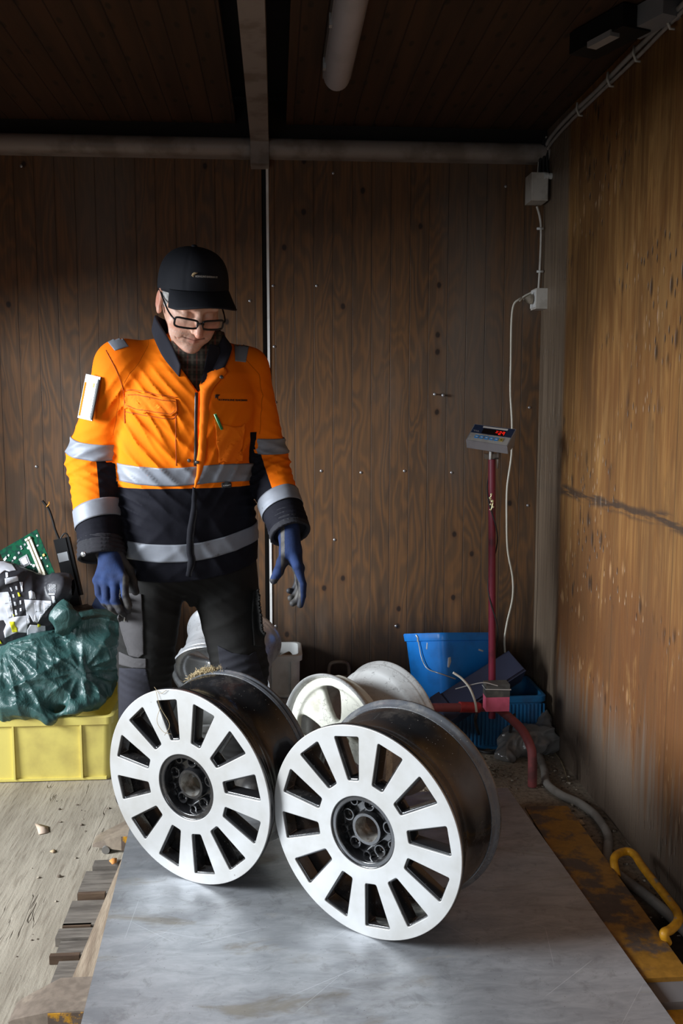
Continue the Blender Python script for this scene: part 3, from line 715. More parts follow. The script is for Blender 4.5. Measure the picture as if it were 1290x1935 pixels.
# ================================================================== yellow crate and its heap, left
YC = M('yellow_plastic', (.74, .62, .16), (.55, .44, .12), 7, .45, .75, rough=.5, bump=.12, bscale=40)
GC = M('pale_crate_plastic', (.52, .53, .52), (.36, .36, .34), 9, rough=.5)
BLUE = M('blue_plastic', (.010, .25, .82), (.008, .20, .68), 12, rough=.38); BLUE2 = M('blue_crate_plastic', (.012, .13, .30), (.02, .09, .2), 12, rough=.5)
def crate(name, x0, x1, y0, y1, z0, z1, mat, label, cat='crate', ribs=(), rim=.018, wall=.005, slots=False, taper=.97):
    root = thing(name, ((x0+x1)/2, (y0+y1)/2, z0), label, cat)
    bm = bmesh.new(); cx, cy = (x0+x1)/2, (y0+y1)/2
    def ring(s, z, ins=0, rc=.025):
        hx, hy = (x1-x0)/2*s-ins, (y1-y0)/2*s-ins; out = []
        for (sx, sy, a0) in ((1, 1, 0), (-1, 1, 90), (-1, -1, 180), (1, -1, 270)):
            for t in np.linspace(0, 90, 5):
                a = math.radians(a0+t); out.append(bm.verts.new((cx+sx*(hx-rc)+rc*math.cos(a), cy+sy*(hy-rc)+rc*math.sin(a), z)))
        return out
    R = [ring(taper, z0), ring(1-(1-taper)*.1, z1-rim*1.2), ring(1, z1-rim*1.2, -.008), ring(1, z1-.002, -.009), ring(1, z1, -.006), ring(1, z1, wall), ring(1, z1-rim, wall), ring(taper, z0+.008, wall)]
    for a, b in zip(R[:-1], R[1:]):
        n = len(a)
        for i in range(n): bm.faces.new((a[i], a[(i+1) % n], b[(i+1) % n], b[i]))
    bm.faces.new(R[0][::-1]); bm.faces.new(R[-1])
    bmobj('crate_body', bm, mat, root, angle=45)
    bm = bmesh.new()
    for rx in ribs: bm_box(bm, (rx-.003, y0-.007, z0+.012), (rx+.003, y0+.012, z1-.004))
    bm_box(bm, (x0+.02, y0-.005+(1-taper)*.1, z0+.004), (x1-.02, y0+.01, z0+.012))
    if slots:
        for k in range(int((x1-x0)/.014)): bm_box(bm, (x0+.012+k*.014, y0-.004, z0+.02), (x0+.018+k*.014, y0+.006, z1-.03))
    bmobj('ribs', bm, mat, root, bevel=.001)
    return root
crate('storage_crate', -1.16, -.556, 3.03, 3.42, 0, .222, YC, 'dusty yellow plastic crate on the floor holding the green plastic bag', ribs=(-.875, -.655, -1.03), rim=.022)
# --- dark green plastic bag bulging over the crate
def crumple(x, y, z, s, k=1.0):
    d = 0
    for i, (f, a) in enumerate(((17, .010), (33, .0060), (61, .0034), (118, .0013))):
        w_ = np.abs(wav(x, y, z, s+i, f, 3)); d = d-(1-np.minimum(w_*2.6, 1))*a*k+a*k*.4
    return d
def bagmat():
    N = NT('green_film'); P = N.pos(); f = N.noise(P, 6, 5); g = N.noise(P, 26, 5, .6, 1.2)
    a = N.mix(N.ramp(f, .35, .65), (.022, .066, .062), (.038, .100, .092)); a = N.mix(N.math('MULTIPLY', N.ramp(g, .6, .75), .4), a, (.15, .19, .16))
    N.bump(N.math('ADD', N.noise(N.pos((1, 1, .5)), 14, 4, .55, 2.0), N.math('MULTIPLY', N.noise(P, 60, 3, .6, 1.5), .15)), .5, .014)
    return N.out(a, N.math('ADD', .30, N.math('MULTIPLY', f, .25)), 0, .5, .1)
GBAG = bagmat()
def fbag(x, y, z):
    c = at(95, 1275, 3.16); d = s_ell(x, y, z, (c[0]-.02, 3.19, .30), (.235, .17, .135))
    d = smin(d, s_ell(x, y, z, (-.80, 3.20, .36), (.15, .14, .125)), .05)
    c2 = at(180, 1230, 3.2); d = smin(d, s_ell(x, y, z, (c2[0], 3.22, c2[2]), (.125, .12, .12)), .04)
    c3 = at(165, 1180, 3.22); d = smin(d, s_ell(x, y, z, (c3[0]+.02, 3.23, c3[2]), (.10, .07, .055)), .03)
    c4 = at(112, 1175, 3.1); d = smin(d, s_ell(x, y, z, (c4[0]+.01, 3.12, c4[2]), (.042, .035, .06)), .02)
    d = smin(d, s_ell(x, y, z, (-.85, 3.09, .255), (.12, .07, .055)), .03)
    # the skirt hanging over the crate's front edge
    a = at(40, 1335, 3.02); b = at(95, 1365, 3.01); c_ = at(140, 1350, 3.01)
    sk = s_chain(x, y, z, [(-.93, 3.07, .27), (a[0], 3.03, a[2]), (b[0]-.005, 3.012, b[2]+.012), (c_[0], 3.02, c_[2]+.015), (-.62, 3.08, .25)], [.04, .030, .016, .018, .03], .03)
    d = smin(d, sk, .05)
    m = d < .035
    dd = np.zeros_like(d); X, Y, Z = x[m], y[m], z[m]; q = np.zeros_like(X)
    for i, (f_, a_) in enumerate(((13, .014), (25, .0085), (52, .0035))):
        w_ = np.abs(wav(X, Y, Z, 11+i, f_, 3)); q = q-a_*(1-np.minimum(w_*1.7, 1))**1.6+a_*.35
    # pleats fanning out from where the film is caught
    for (kx, kz, n_, a_, R_) in ((-.93, .44, 16, .0075, .40), (-.66, .36, 13, .006, .22), (-.80, .47, 11, .006, .2)):
        th = np.arctan2(Z-kz, X-kx); rr = np.sqrt((X-kx)**2+(Z-kz)**2); s_ = np.abs(np.sin(n_*th*.5+1.2*np.sin(9*rr+2*th)))
        q = q+a_*(s_**.7-.5)*np.clip(rr/.05, 0, 1)*np.clip(1.3-rr/R_, 0, 1)
    dd[m] = q
    # long stretched pleats running from the knot downwards left
    return d+dd
V, F = sdf_mesh(fbag, (-1.12, 2.95, .13), (-.50, 3.42, .62), .0042)
o = mesh('plastic_bag', V, F, GBAG); tag(o, 'crumpled dark green plastic bag heaped in the yellow crate', 'plastic bag')
FILMB = M('black_film', (.012, .012, .014), rough=.3, bump=.4, bscale=25, bdist=.01)
def fbb(x, y, z):
    c = at(150, 1160, 3.35); d = s_ell(x, y, z, (c[0], 3.34, c[2]-.015), (.075, .06, .045)); m = d < .03
    dd = np.zeros_like(d); dd[m] = crumple(x[m], y[m], z[m], 5); return d+dd
V, F = sdf_mesh(fbb, (-.88, 3.25, .42), (-.60, 3.45, .62), .004); o = mesh('black_bag', V, F, FILMB); tag(o, 'crumpled black plastic bag behind the green plastic bag', 'plastic bag')
# --- printed black and white shopping bag with yellow windows
BW_B = M('bag_black', (.035, .035, .042), rough=.45); BW_W = M('bag_white', (.74, .76, .82), rough=.45); BW_Y = M('bag_yellow', (.80, .78, .02), rough=.5)
def fsb(x, y, z):
    c = at(30, 1150, 3.13); d = s_ell(x, y, z, (c[0]-.045, 3.22, c[2]-.02), (.20, .105, .145))
    c2 = at(15, 1085, 3.2); d = smin(d, s_ell(x, y, z, (c2[0]-.03, 3.20, c2[2]-.01), (.085, .07, .055)), .03)
    c3 = at(110, 1110, 3.15); d = smin(d, s_ell(x, y, z, (c3[0], 3.19, c3[2]-.01), (.05, .05, .05)), .03)
    m = d < .03; dd = np.zeros_like(d); dd[m] = crumple(x[m], y[m], z[m], 31, .75); return d+dd
V, F = sdf_mesh(fsb, (-1.30, 3.05, .36), (-.70, 3.40, .80), .0042)
bag = mesh('shopping_bag', V, F, BW_B); tag(bag, 'crumpled black and white shopping bag printed with houses and yellow windows', 'shopping bag')
def surf_patch(bv, poly, off=.0012, div=6, sm=0):
    """a flat polygon given by measured picture points, laid on a surface: returns verts, faces with real thickness"""
    bm = bmesh.new(); vs = [bm.verts.new((p[0], p[1], 0)) for p in poly]; f = bm.faces.new(vs)
    bmesh.ops.triangulate(bm, faces=[f])
    for _ in range(div):
        lng = [e for e in bm.edges if e.calc_length() > 3.2]
        if not lng: break
        bmesh.ops.subdivide_edges(bm, edges=lng, cuts=1); bmesh.ops.triangulate(bm, faces=[q for q in bm.faces if len(q.verts) > 3])
    V = []; ok = []
    for v in bm.verts:
        d = Vector(ray(v.co.x, v.co.y)).normalized(); h = bv.ray_cast(Vector(O0), d, 10)
        if h[0] is None: V.append((0, 0, 0)); ok.append(False)
        else:
            nn = h[1] if h[1].dot(d) < 0 else -h[1]
            V.append(tuple(h[0]+nn*off)); ok.append(True)
    bm.verts.index_update()
    if sm:   # stiff piece of cloth: even out its distance so that it bridges the folds below
        T = [math.dist(v, O0) for v in V]; nb = [[e.other_vert(v).index for e in v.link_edges] for v in bm.verts]
        T0 = list(T)
        for _ in range(sm): T = [.5*T[i]+.5*sum(T[j] for j in nb[i])/len(nb[i]) for i in range(len(T))]
        sh = min(0, 0)+max(0, float(np.percentile([b-a for a, b in zip(T0, T)], 75)))
        V = [tuple(Vector(O0)+(Vector(v)-Vector(O0)).normalized()*(t-sh)) for v, t in zip(V, T)]
    med = np.median([math.dist(v, O0) for v, k in zip(V, ok) if k]) if any(ok) else 0
    F = [tuple(v.index for v in q.verts) for q in bm.faces if all(ok[v.index] and abs(math.dist(V[v.index], O0)-med) < .10 for v in q.verts)]
    bm.free()
    # keep the largest connected piece only
    par = list(range(len(V)))
    def fd(a):
        while par[a] != a: par[a] = par[par[a]]; a = par[a]
        return a
    for q in F:
        for b_ in q[1:]: par[fd(q[0])] = fd(b_)
    cnt = {}
    for q in F: cnt[fd(q[0])] = cnt.get(fd(q[0]), 0)+1
    if cnt: best = max(cnt, key=cnt.get); F = [q for q in F if fd(q[0]) == best]
    used = sorted({i for q in F for i in q}); mp = {u: k for k, u in enumerate(used)}
    return [V[u] for u in used], [tuple(mp[i] for i in q) for q in F]
def bvh_of(o):
    L = wloc(o); return BVHTree.FromPolygons([tuple(v.co+L) for v in o.data.vertices], [tuple(p.vertices) for p in o.data.polygons])
def decal(name, bv, polys, mat, parent, off=.0012, thick=0.0, sm=0):
    if len(polys) > 1 and len(polys) < 6: return [decal(name, bv, [p], mat, parent, off, thick, sm) for p in polys][0]
    V, F = merge_vf([surf_patch(bv, p, off, 6, sm) for p in polys])
    if not F: return None
    o = mesh(name, V, F, mat, parent, True)
    if thick:
        md = o.modifiers.new('thickness', 'SOLIDIFY'); md.thickness = thick; md.offset = 1.0
    return o
def Z4(l, ox=0, oy=990, s=140/1178): return [(ox+a*s, oy+b*s) for a, b in l]
bvb = bvh_of(bag)
rect = lambda a, b, c, d: Z4([(a, b), (c, b), (c, d), (a, d)])
Wp = [Z4(p) for p in [
 [(-100, 600), (80, 600), (190, 640), (260, 740), (150, 760), (80, 740), (0, 800), (-100, 800)],
 [(75, 870), (280, 830), (290, 900), (85, 960)], [(90, 775), (130, 775), (135, 850), (95, 860)],
 [(310, 925), (355, 925), (345, 1000), (365, 1080), (345, 1085)],
 [(-120, 1100), (130, 1080), (150, 1130), (60, 1150), (70, 1270), (150, 1260), (170, 1290), (90, 1320), (135, 1500), (195, 1480), (150, 1140), (175, 1170), (225, 1480), (430, 1455), (440, 1590), (430, 1730), (270, 1720), (80, 1810), (60, 1700), (100, 1600), (60, 1530), (-120, 1560)],
 [(385, 1205), (820, 1225), (820, 1280), (690, 1250), (700, 1380), (640, 1380), (640, 1260), (540, 1255), (560, 1400), (700, 1380), (700, 1420), (640, 1440), (600, 1570), (560, 1430), (530, 1560), (460, 1430), (480, 1570), (440, 1600), (400, 1280)],
 [(155, 1010), (185, 1010), (205, 1070), (180, 1075)], [(245, 990), (275, 990), (290, 1050), (255, 1050)],
 [(195, 1120), (225, 1120), (240, 1175), (205, 1175)], [(220, 1240), (255, 1240), (265, 1300), (230, 1300)], [(310, 1220), (340, 1215), (345, 1275), (320, 1280)],
 [(235, 1365), (270, 1365), (285, 1450), (245, 1455)], [(315, 1340), (345, 1335), (350, 1385), (320, 1390)],
 [(455, 1080), (495, 1060), (545, 1090), (570, 1195), (550, 1195), (530, 1100), (495, 1080), (470, 1095), (490, 1195), (470, 1195)],
 [(775, 1105), (880, 1105), (880, 1125), (775, 1125)], [(820, 1145), (870, 1145), (880, 1250), (840, 1260)], [(480, 1600), (720, 1620), (730, 1740), (430, 1760), (430, 1680)]]]
for i in range(5):
    for j in range(7): Wp.append(rect(785+i*22+(j % 2)*6, 960+j*20, 797+i*22+(j % 2)*6, 972+j*20))
decal('white_print', bvb, Wp, BW_W, bag, .0016, .0004)
decal('yellow_print', bvb, [Z4(p) for p in [[(280, 1095), (310, 1095), (330, 1155), (295, 1160)], [(150, 1550), (230, 1550), (240, 1610), (275, 1650), (285, 1715), (200, 1720)], [(595, 1590), (635, 1590), (640, 1630), (600, 1640)], [(205, 1430), (235, 1450), (225, 1475)], [(-60, 1810), (0, 1830), (40, 1900), (0, 1900)]]], BW_Y, bag, .0028, .0004)
# --- circuit board sticking out of the bag
PCBG = M('green_board', (.008, .085, .040), (.01, .04, .03), 60, .4, .6, rough=.9, spec=.1); CREAM = M('cream_slot', (.66, .60, .46), rough=.5)
CHIP = M('chip', (.05, .05, .055), rough=.4); TIN = M('tin', (.6, .62, .64), rough=.35, metal=.6); ORG = M('orange_part', (.85, .35, .02), rough=.5); WHP = M('white_plastic', (.75, .75, .73), rough=.45)
p_tr = at(70, 1000, 3.27); p_br = at(107, 1105, 3.20); p_tl = at(5, 1038, 3.30)
ex = Vector(p_tr-p_tl).normalized(); ey = Vector(p_tr-p_br); zz = ex.cross(ey).normalized()
if zz.y > 0: zz = -zz
Mp = frame(p_tr, ex, zz); ysign = 1 if (Mp.to_3x3().inverted() @ ey).y > 0 else -1
pcb = thing('circuit_board', (p_br[0]-.05, 3.24, .62), 'green computer circuit board sticking up out of the black and white bag', 'circuit board')
Wd, Hg = .165, .205
def pb(name, x0, x1, y0, y1, h, mat, par=None): return box(name, (min(-x0, -x1), min(-y0*ysign, -y1*ysign), 0), (max(-x0, -x1), max(-y0*ysign, -y1*ysign), h), mat, par or pcb, .0004, Mp)
bd = pb('board', 0, Wd, 0, Hg, .0016, PCBG)
for k in (0, 1):
    pb('memory_slot', .030+k*.013, .038+k*.013, .022, .155, .009, CREAM)
    pb('slot_latch', .029+k*.013, .039+k*.013, .014, .022, .013, CREAM); pb('slot_latch', .029+k*.013, .039+k*.013, .155, .163, .013, CREAM)
pb('processor', .070, .105, .062, .10, .004, CHIP); pb('heat_plate', .077, .098, .069, .093, .006, M('grey_plate', (.26, .26, .28), rough=.4, metal=.5))
for (x, y) in [(.055, .045), (.118, .052), (.062, .112), (.052, .145)]:
    V, F = lathe_vf([(.0001, .002), (.0055, .0035), (.006, 0)], 16, Mp @ Matrix.Translation((-x, -y*ysign, .0016))); mesh('screw_pad', V, F, WHP, pcb)
r2_ = np.random.default_rng(3)
for i in range(46):
    x, y = r2_.uniform(.004, Wd-.01), r2_.uniform(.006, Hg-.01)
    if .026 < x < .055 and .01 < y < .17: continue
    s1, s2 = r2_.uniform(.003, .009), r2_.uniform(.003, .008); pb('component', x, x+s1, y, y+s2, r2_.uniform(.002, .006), [CHIP, TIN, CHIP, CREAM][i % 4])
pb('capacitor', .006, .014, .093, .101, .008, ORG)
for k in range(6): pb('contact', .070+k*.010, .078+k*.010, .128, .165, .007, TIN)
# --- power adapter standing against the wall with its cable
BLK = M('black_plastic', (.010, .010, .011), rough=.5, spec=.25); BLKR = M('black_rubber', (.015, .014, .014), rough=.55)
ad = thing('power_adapter', (at(118, 1130, 3.40)[0], 3.42, .5), 'black power adapter with grey label leaning on the wall behind the bags', 'power adapter')
a1 = Vector(at(112, 1018, 3.43)); a2 = Vector(at(138, 1150, 3.36)); ax_ = (a2-a1); Ma = frame(a1, ax_, (0, -1, .15))
box('adapter_body', (0, -.022, -.03), (ax_.length, .022, .0), BLK, ad, .006, Ma, seg=3); box('label', (.052, -.019, .0), (.085, .017, .0008), TIN, ad, .0002, Ma)
box('side_fin', (.0, .024, -.032), (.22, .034, -.004), BLK, ad, .004, Ma)
tube('cable', [at(x, y, 3.45) for x, y in ((80, 946), (92, 962), (100, 985), (104, 1000), (112, 1020))], .0045, BLKR, ad); tube('orange_wire_end', [at(88, 958, 3.445), at(93, 952, 3.445), at(93, 948, 3.445)], .0022, ORG, ad)
tube('thin_wire', [at(x, y, 3.44) for x, y in ((112, 1022), (122, 1008), (130, 1018), (130, 1060))], .003, BLKR, ad)
# crumpled grey foil scrap
def ffo(x, y, z):
    c = at(118, 1100, 3.2); d = s_ell(x, y, z, (c[0], 3.19, c[2]), (.018, .014, .022)); return d+crumple(x, y, z, 71, .8)
V, F = sdf_mesh(ffo, tuple(at(118, 1100, 3.2)-np.array([.05, .05, .05])), tuple(at(118, 1100, 3.2)+np.array([.05, .04, .05])), .003); o = mesh('foil_scrap', V, F, TIN); tag(o, 'small crumpled silver foil scrap beside the circuit board', 'foil')
# blue folder standing behind the bag
BFL = M('blue_folder', (.16, .27, .62), (.10, .18, .45), 6, rough=.35)
p = [at(152, 1190, 3.42), at(215, 1190, 3.42), at(228, 1140, 3.44), at(192, 1104, 3.46)]
bm = bmesh.new(); f_ = [bm.verts.new(q) for q in p]; g_ = [bm.verts.new(q+np.array([0, .025, 0])) for q in p]
bm.faces.new(f_); bm.faces.new(g_[::-1])
for i in range(4): bm.faces.new((f_[i], g_[i], g_[(i+1) % 4], f_[(i+1) % 4]))
o = bmobj('plastic_sheet', bm, BFL, bevel=.003); tag(o, 'light blue plastic sheet leaning on the wall behind the green bag', 'plastic sheet')

# ================================================================== behind the man's legs
cr = crate('storage_crate', -.40, -.085, 3.03, 3.30, 0, .182, GC, 'pale grey plastic crate with red lettering carrying the silver rim', ribs=(-.30, -.19))
p = at(402, 1352, 3.02); Mt = frame((p[0], 3.018, p[2]), (1, 0, 0), (0, -1, 0)); me = text_mesh('SI', .045, Mt, .0004, .001); link_mesh('red_lettering', me, M('red_print', (.55, .02, .03), rough=.5), cr, False)
crate('storage_crate', -.085, .085, 3.27, 3.47, 0, .19, M('grey_crate_plastic', (.30, .30, .30), (.2, .2, .2), 9, rough=.5), 'grey slotted plastic crate underneath the small white tray by the back wall', slots=True)
t_ = crate('storage_tray', -.070, .080, 3.275, 3.46, .192, .350, M('white_crate_plastic', (.66, .67, .66), (.50, .50, .48), 9, rough=.5), 'small white plastic tray crate between the man\'s leg and the cream rim', slots=False, ribs=(-.02, .05))
V, F = tube_vf([(-.02, 3.33, .30), (.045, 3.38, .315)], [.022, .022], 16); o = mesh('jar', V, F, M('brown_glass', (.16, .10, .05), rough=.15)); tag(o, 'dull brown glass jar lying in the small white tray', 'jar')
crate('wooden_box', .13, .37, 3.22, 3.45, 0, .205, plank_mat('box_wood', (.16, .11, .08), (.09, .06, .05), 1), 'low dark wooden box by the back wall under the iron weight', 'box', rim=.01)
IR = M('rusty_iron', (.17, .14, .115), (.10, .07, .055), 25, rough=.6, metal=.3, bump=.3)
iw = thing('iron_weight', (.225, 3.33, .205), 'rusty flat iron weight with a looped handle on the dark box', 'iron weight')
V, F = lathe_vf([(.0, 0), (.055, 0), (.060, .01), (.060, .028), (.054, .036), (0, .038)], 32, Matrix.Translation((.225, 3.33, .205))); mesh('weight_base', V, F, IR, iw, True, 40)
tube('handle', [(.190, 3.33, .24), (.188, 3.33, .275), (.196, 3.33, .300), (.225, 3.33, .306), (.254, 3.33, .300), (.262, 3.33, .275), (.260, 3.33, .24)], .0065, IR, iw)
# ================================================================== blue bucket, crates, box and bits in the right corner
b2 = crate('blue_crate', .585, .965, 3.21, 3.46, 0, .20, BLUE2, 'dark blue slotted plastic crate on the floor in the right corner under the bucket', 'crate', slots=True)
bk = thing('bucket', (.635, 3.32, .201), 'bright blue rectangular paint bucket with a wire handle on the dark blue crate', 'bucket')
bm = bmesh.new(); BA, BB, BH = .205, .285, .238
nc = at(843, 1296, 3.165); BM = Matrix.Translation((nc[0], 3.165, .206)) @ Matrix.Rotation(math.radians(-15), 4, 'X') @ Matrix.Rotation(math.radians(38), 4, 'Z') @ Matrix.Translation((BB*.44, BA*.44, 0))
def bring(s, z, ex_=0, rc=.03):
    out = []; hx, hy = BB/2*s+ex_, BA/2*s+ex_
    for (sx, sy, a0) in ((1, 1, 0), (-1, 1, 90), (-1, -1, 180), (1, -1, 270)):
        for t in np.linspace(0, 90, 6):
            a = math.radians(a0+t); out.append(bm.verts.new(BM @ Vector((sx*(hx-rc)+rc*math.cos(a), sy*(hy-rc)+rc*math.sin(a), z))))
    return out
R_ = [bring(.86, 0), bring(.985, BH-.03), bring(.985, BH-.028, .005), bring(1, BH-.004, .006), bring(1, BH, .004), bring(1, BH, -.003), bring(.985, BH-.03, -.003), bring(.86, .006, -.004)]
for a, b in zip(R_[:-1], R_[1:]):
    for i in range(len(a)): bm.faces.new((a[i], a[(i+1) % len(a)], b[(i+1) % len(a)], b[i]))
bm.faces.new(R_[0][::-1]); bm.faces.new(R_[-1]); bkb = bmobj('bucket_body', bm, BLUE, bk, angle=50); bvk = bvh_of(bkb)
WIRE = M('wire', (.62, .62, .60), rough=.35, metal=.5)
def onb(px, py, off, Yd=3.2):
    d = Vector(ray(px, py)).normalized(); h = bvk.ray_cast(Vector(O0), d, 8)[0]
    return (h if h is not None else Vector(at(px, py, Yd)))-d*off
tube('handle', [onb(789, 1207, .004), onb(792, 1222, .010), onb(797, 1245, .014), onb(808, 1264, .014), onb(832, 1273, .016), onb(860, 1283, .012)], .0022, WIRE, bk)
tube('handle_end', [onb(786, 1200, .003), onb(789, 1205, .003), onb(789, 1212, .003)], .0038, WIRE, bk)
pm = M('white_paint_splash', (.60, .66, .72), rough=.5)
decal('paint_splash', bvk, [[(846, 1243), (851, 1241), (852, 1250), (848, 1262), (845, 1260)], [(904, 1226), (913, 1229), (912, 1232), (903, 1229)], [(806, 1214), (808, 1215), (807, 1228), (805, 1226)]], pm, bk, .0008, .0003)
# the leaning dark blue-grey casing
DBX = M('navy_casing', (.050, .062, .115), (.04, .045, .08), 8, rough=.42, bump=.05)
q0 = Vector(at(845, 1345, 3.12)); q1 = Vector(at(988, 1232, 3.16)); ex = (q1-q0); Mb = frame(q0, ex, (0, -.72, .70))
cs = thing('device_casing', (q0.x+.05, 3.1, 0), 'long dark blue-grey plastic casing leaning on the blue crate in the corner', 'casing')
L_ = ex.length
box('casing_body', (-.01, -.030, -.085), (L_, .068, .0), DBX, cs, .006, Mb, seg=3); box('casing_lid', (.03, -.022, .0), (L_-.006, .062, .008), DBX, cs, .003, Mb)
box('end_foot', (-.018, -.036, -.09), (.02, .076, .006), DBX, cs, .004, Mb)
# clear plastic bag on the floor
def fcl(x, y, z):
    d = s_ell(x, y, z, (.90, 3.16, .045), (.115, .07, .06)); d = smin(d, s_ell(x, y, z, (.965, 3.2, .10), (.030, .05, .05)), .03); d = smin(d, s_ell(x, y, z, (.80, 3.10, .02), (.05, .03, .022)), .03)
    m = d < .03; dd = np.zeros_like(d); dd[m] = crumple(x[m], y[m], z[m], 44, 1.1); return smax(d+dd, -(z-.003), .004)
V, F = sdf_mesh(fcl, (.72, 3.02, -.01), (1.0, 3.28, .20), .004)
NN = NT('clear_film'); NN.b.inputs['Transmission Weight'].default_value = .35; fm = NN.out((.22, .21, .20), .18, 0, .6)
o = mesh('clear_bag', V, F, fm); tag(o, 'dirty translucent plastic bag lying in the corner by the right wall', 'plastic bag')
# ================================================================== weighing indicator on its stand
MAR = M('maroon_paint', (.17, .012, .030), (.09, .010, .02), 20, .5, .7, rough=.38, bump=.05); MARR = M('worn_maroon', (.26, .060, .060), (.14, .045, .045), 18, rough=.6, bump=.2)
pb0 = Vector(at(933, 1338, 3.07)); pt0 = Vector(at(929, 868, 3.07))
st = thing('scale_stand', (pb0.x, 3.07, 0), 'maroon steel tube stand holding up the weighing display', 'stand')
tube('pole', [pb0+Vector((-.006, 0, -.035)), pt0], .0125, MAR, st, 16, 4)
base = tube('base_tube', [at(790, 1337, 3.02), at(870, 1337, 3.05), pb0, at(955, 1350, 3.03), at(985, 1378, 2.95), at(1001, 1408, 2.89), Vector((.829, 2.872, .10)), Vector((.831, 2.872, .004))], .0150, MARR, st, 16, 8)
tube('tape_wrap', [at(868, 1336, 3.05), at(905, 1337, 3.065)], .0185, M('red_tape', (.42, .035, .035), (.30, .03, .03), 30, rough=.45, bump=.3), st, 14, 4)
lg = Vector(at(800, 1337, 3.02)); tube('rear_leg', [lg, lg+Vector((0, .03, -.04)), Vector((lg.x, lg.y+.04, .005))], .015, MARR, st, 14)
PINK = M('pink_plastic', (.80, .15, .25), (.68, .12, .20), 20, rough=.5); GREYT = M('grey_tape', (.07, .066, .06), (.12, .11, .09), 30, rough=.6)
Mk = frame(at(934, 1309, 3.05), (1, -.05, 0), (0, -1, 0))
jb = thing('pink_box', at(934, 1335, 3.05), 'small pink box taped over with dark grey tape at the foot of the maroon pole', 'box')
box('box_body', (-.040, -.050, -.0), (.040, .004, .050), PINK, jb, .004, Mk); box('tape_cover', (-.0405, .0, -.001), (.0405, .044, .0505), GREYT, jb, .006, Mk)
tube('cable_tie', [Mk @ Vector(p) for p in ((-.043, .028, .0), (-.043, .029, .053), (.043, .026, .053), (.043, .026, .0))], .002, WIRE, jb, 6, 2, smooth_path=False)
# twisted black cord down the pole, gold tinsel tie
pts = []
for k in range(60):
    t = k/59; c = pt0.lerp(pb0, t); a = 2*math.pi*(2.6*t)+1.0
    rr = .0165; pts.append((c.x+rr*math.cos(a), c.y+rr*math.sin(a), c.z))
pts.insert(0, tuple(at(940, 866, 3.03)))
o = tube('pole_cord', pts, .0024, BLKR, None, 8, 2); tag(o, 'thin black cord winding down around the maroon pole', 'cord')
parts = [ball_vf(at(x, y, 3.035), r, 8, 6) for x, y, r in ((928, 934, .004), (926, 941, .005), (930, 947, .0055), (927, 953, .004), (931, 958, .0045), (926, 963, .003))]+[tube_vf(catmull([at(x, y, 3.034) for x, y in ((929, 932), (926, 945), (931, 950), (927, 965))], 5), .0018, 6)]
V, F = merge_vf(parts); o = mesh('metal_tie', V, F, M('pale_gold', (.80, .75, .45), rough=.3, metal=.6)); tag(o, 'small shiny pale gold clip hanging on the middle of the maroon pole', 'clip')
ind = thing('weighing_display', (pt0.x, 3.05, 1.05), 'grey weighing display with blue buttons and red digits on the maroon pole', 'weighing display')
NVY = M('navy_panel', (.018, .035, .085), rough=.35); GRC = M('grey_casing', (.24, .245, .27), (.18, .18, .20), 20, rough=.4); GRL = M('light_casing', (.42, .43, .42), (.33, .33, .32), 20, rough=.45)
pA, pB, pC, pD = [Vector(v) for v in (at(880, 831, 3.000), at(958, 843, 3.010), at(975, 811, 3.055), at(896, 801, 3.045))]
# front panel plane basis
ux = (pB-pA).normalized(); uy = (pD-pA); nrm = ux.cross(uy).normalized(); nrm = nrm if nrm.y < 0 else -nrm
bm = bmesh.new(); dn = Vector((0.004, .004, -.026))
top = [pA, pB, pC, pD]; bot = [pA+dn, pB+dn, pC+Vector((0, .02, -.055)), pD+Vector((0, .02, -.055))]
a = [bm.verts.new(v) for v in top]; b = [bm.verts.new(v) for v in bot]
bm.faces.new(a); bm.faces.new(b[::-1])
for i in range(4): bm.faces.new((a[i], b[i], b[(i+1) % 4], a[(i+1) % 4]))
bmobj('casing', bm, GRC, ind, bevel=.003, seg=3)
def pp(s, t, h=.0006): return pA.lerp(pB, s).lerp(pD.lerp(pC, s), t)+nrm*h
def ppatch(name, s0, s1, t0, t1, h, mat, th=.0008, par=None):
    bm = bmesh.new(); q = [pp(s0, t0, h), pp(s1, t0, h), pp(s1, t1, h), pp(s0, t1, h)]
    f = [bm.verts.new(v-nrm*th) for v in q]; g = [bm.verts.new(v) for v in q]; bm.faces.new(g); bm.faces.new(f[::-1])
    for i in range(4): bm.faces.new((f[i], f[(i+1) % 4], g[(i+1) % 4], g[i]))
    return bmobj(name, bm, mat, par or ind, bevel=0)
ppatch('keypad_panel', .02, .98, .03, .47, .0006, GRL); fp = ppatch('display_panel', .02, .98, .47, .97, .0007, NVY)
ppatch('display_window', .26, .80, .50, .80, .0012, M('black_window', (.008, .006, .008), rough=.15)); ppatch('white_sticker', .23, .82, .84, .93, .0013, WHP)
BTN = M('blue_button', (.05, .28, .68), rough=.4); BTY = M('yellow_button', (.45, .36, .10), rough=.4)
for k in range(6):
    s = .155+k*.118; ppatch('button', s, s+.088, .18, .36, .0022, BTN if k < 5 else BTY, .0016)
    ppatch('button_mark', s+.02, s+.068, .25, .29, .0024, WHP if k < 5 else BLK, .0002)
RED = NT('red_digit'); RED.b.inputs['Emission Color'].default_value = (1, .02, .01, 1); RED.b.inputs['Emission Strength'].default_value = .9; REDm = RED.out((.5, .01, .01), .5)
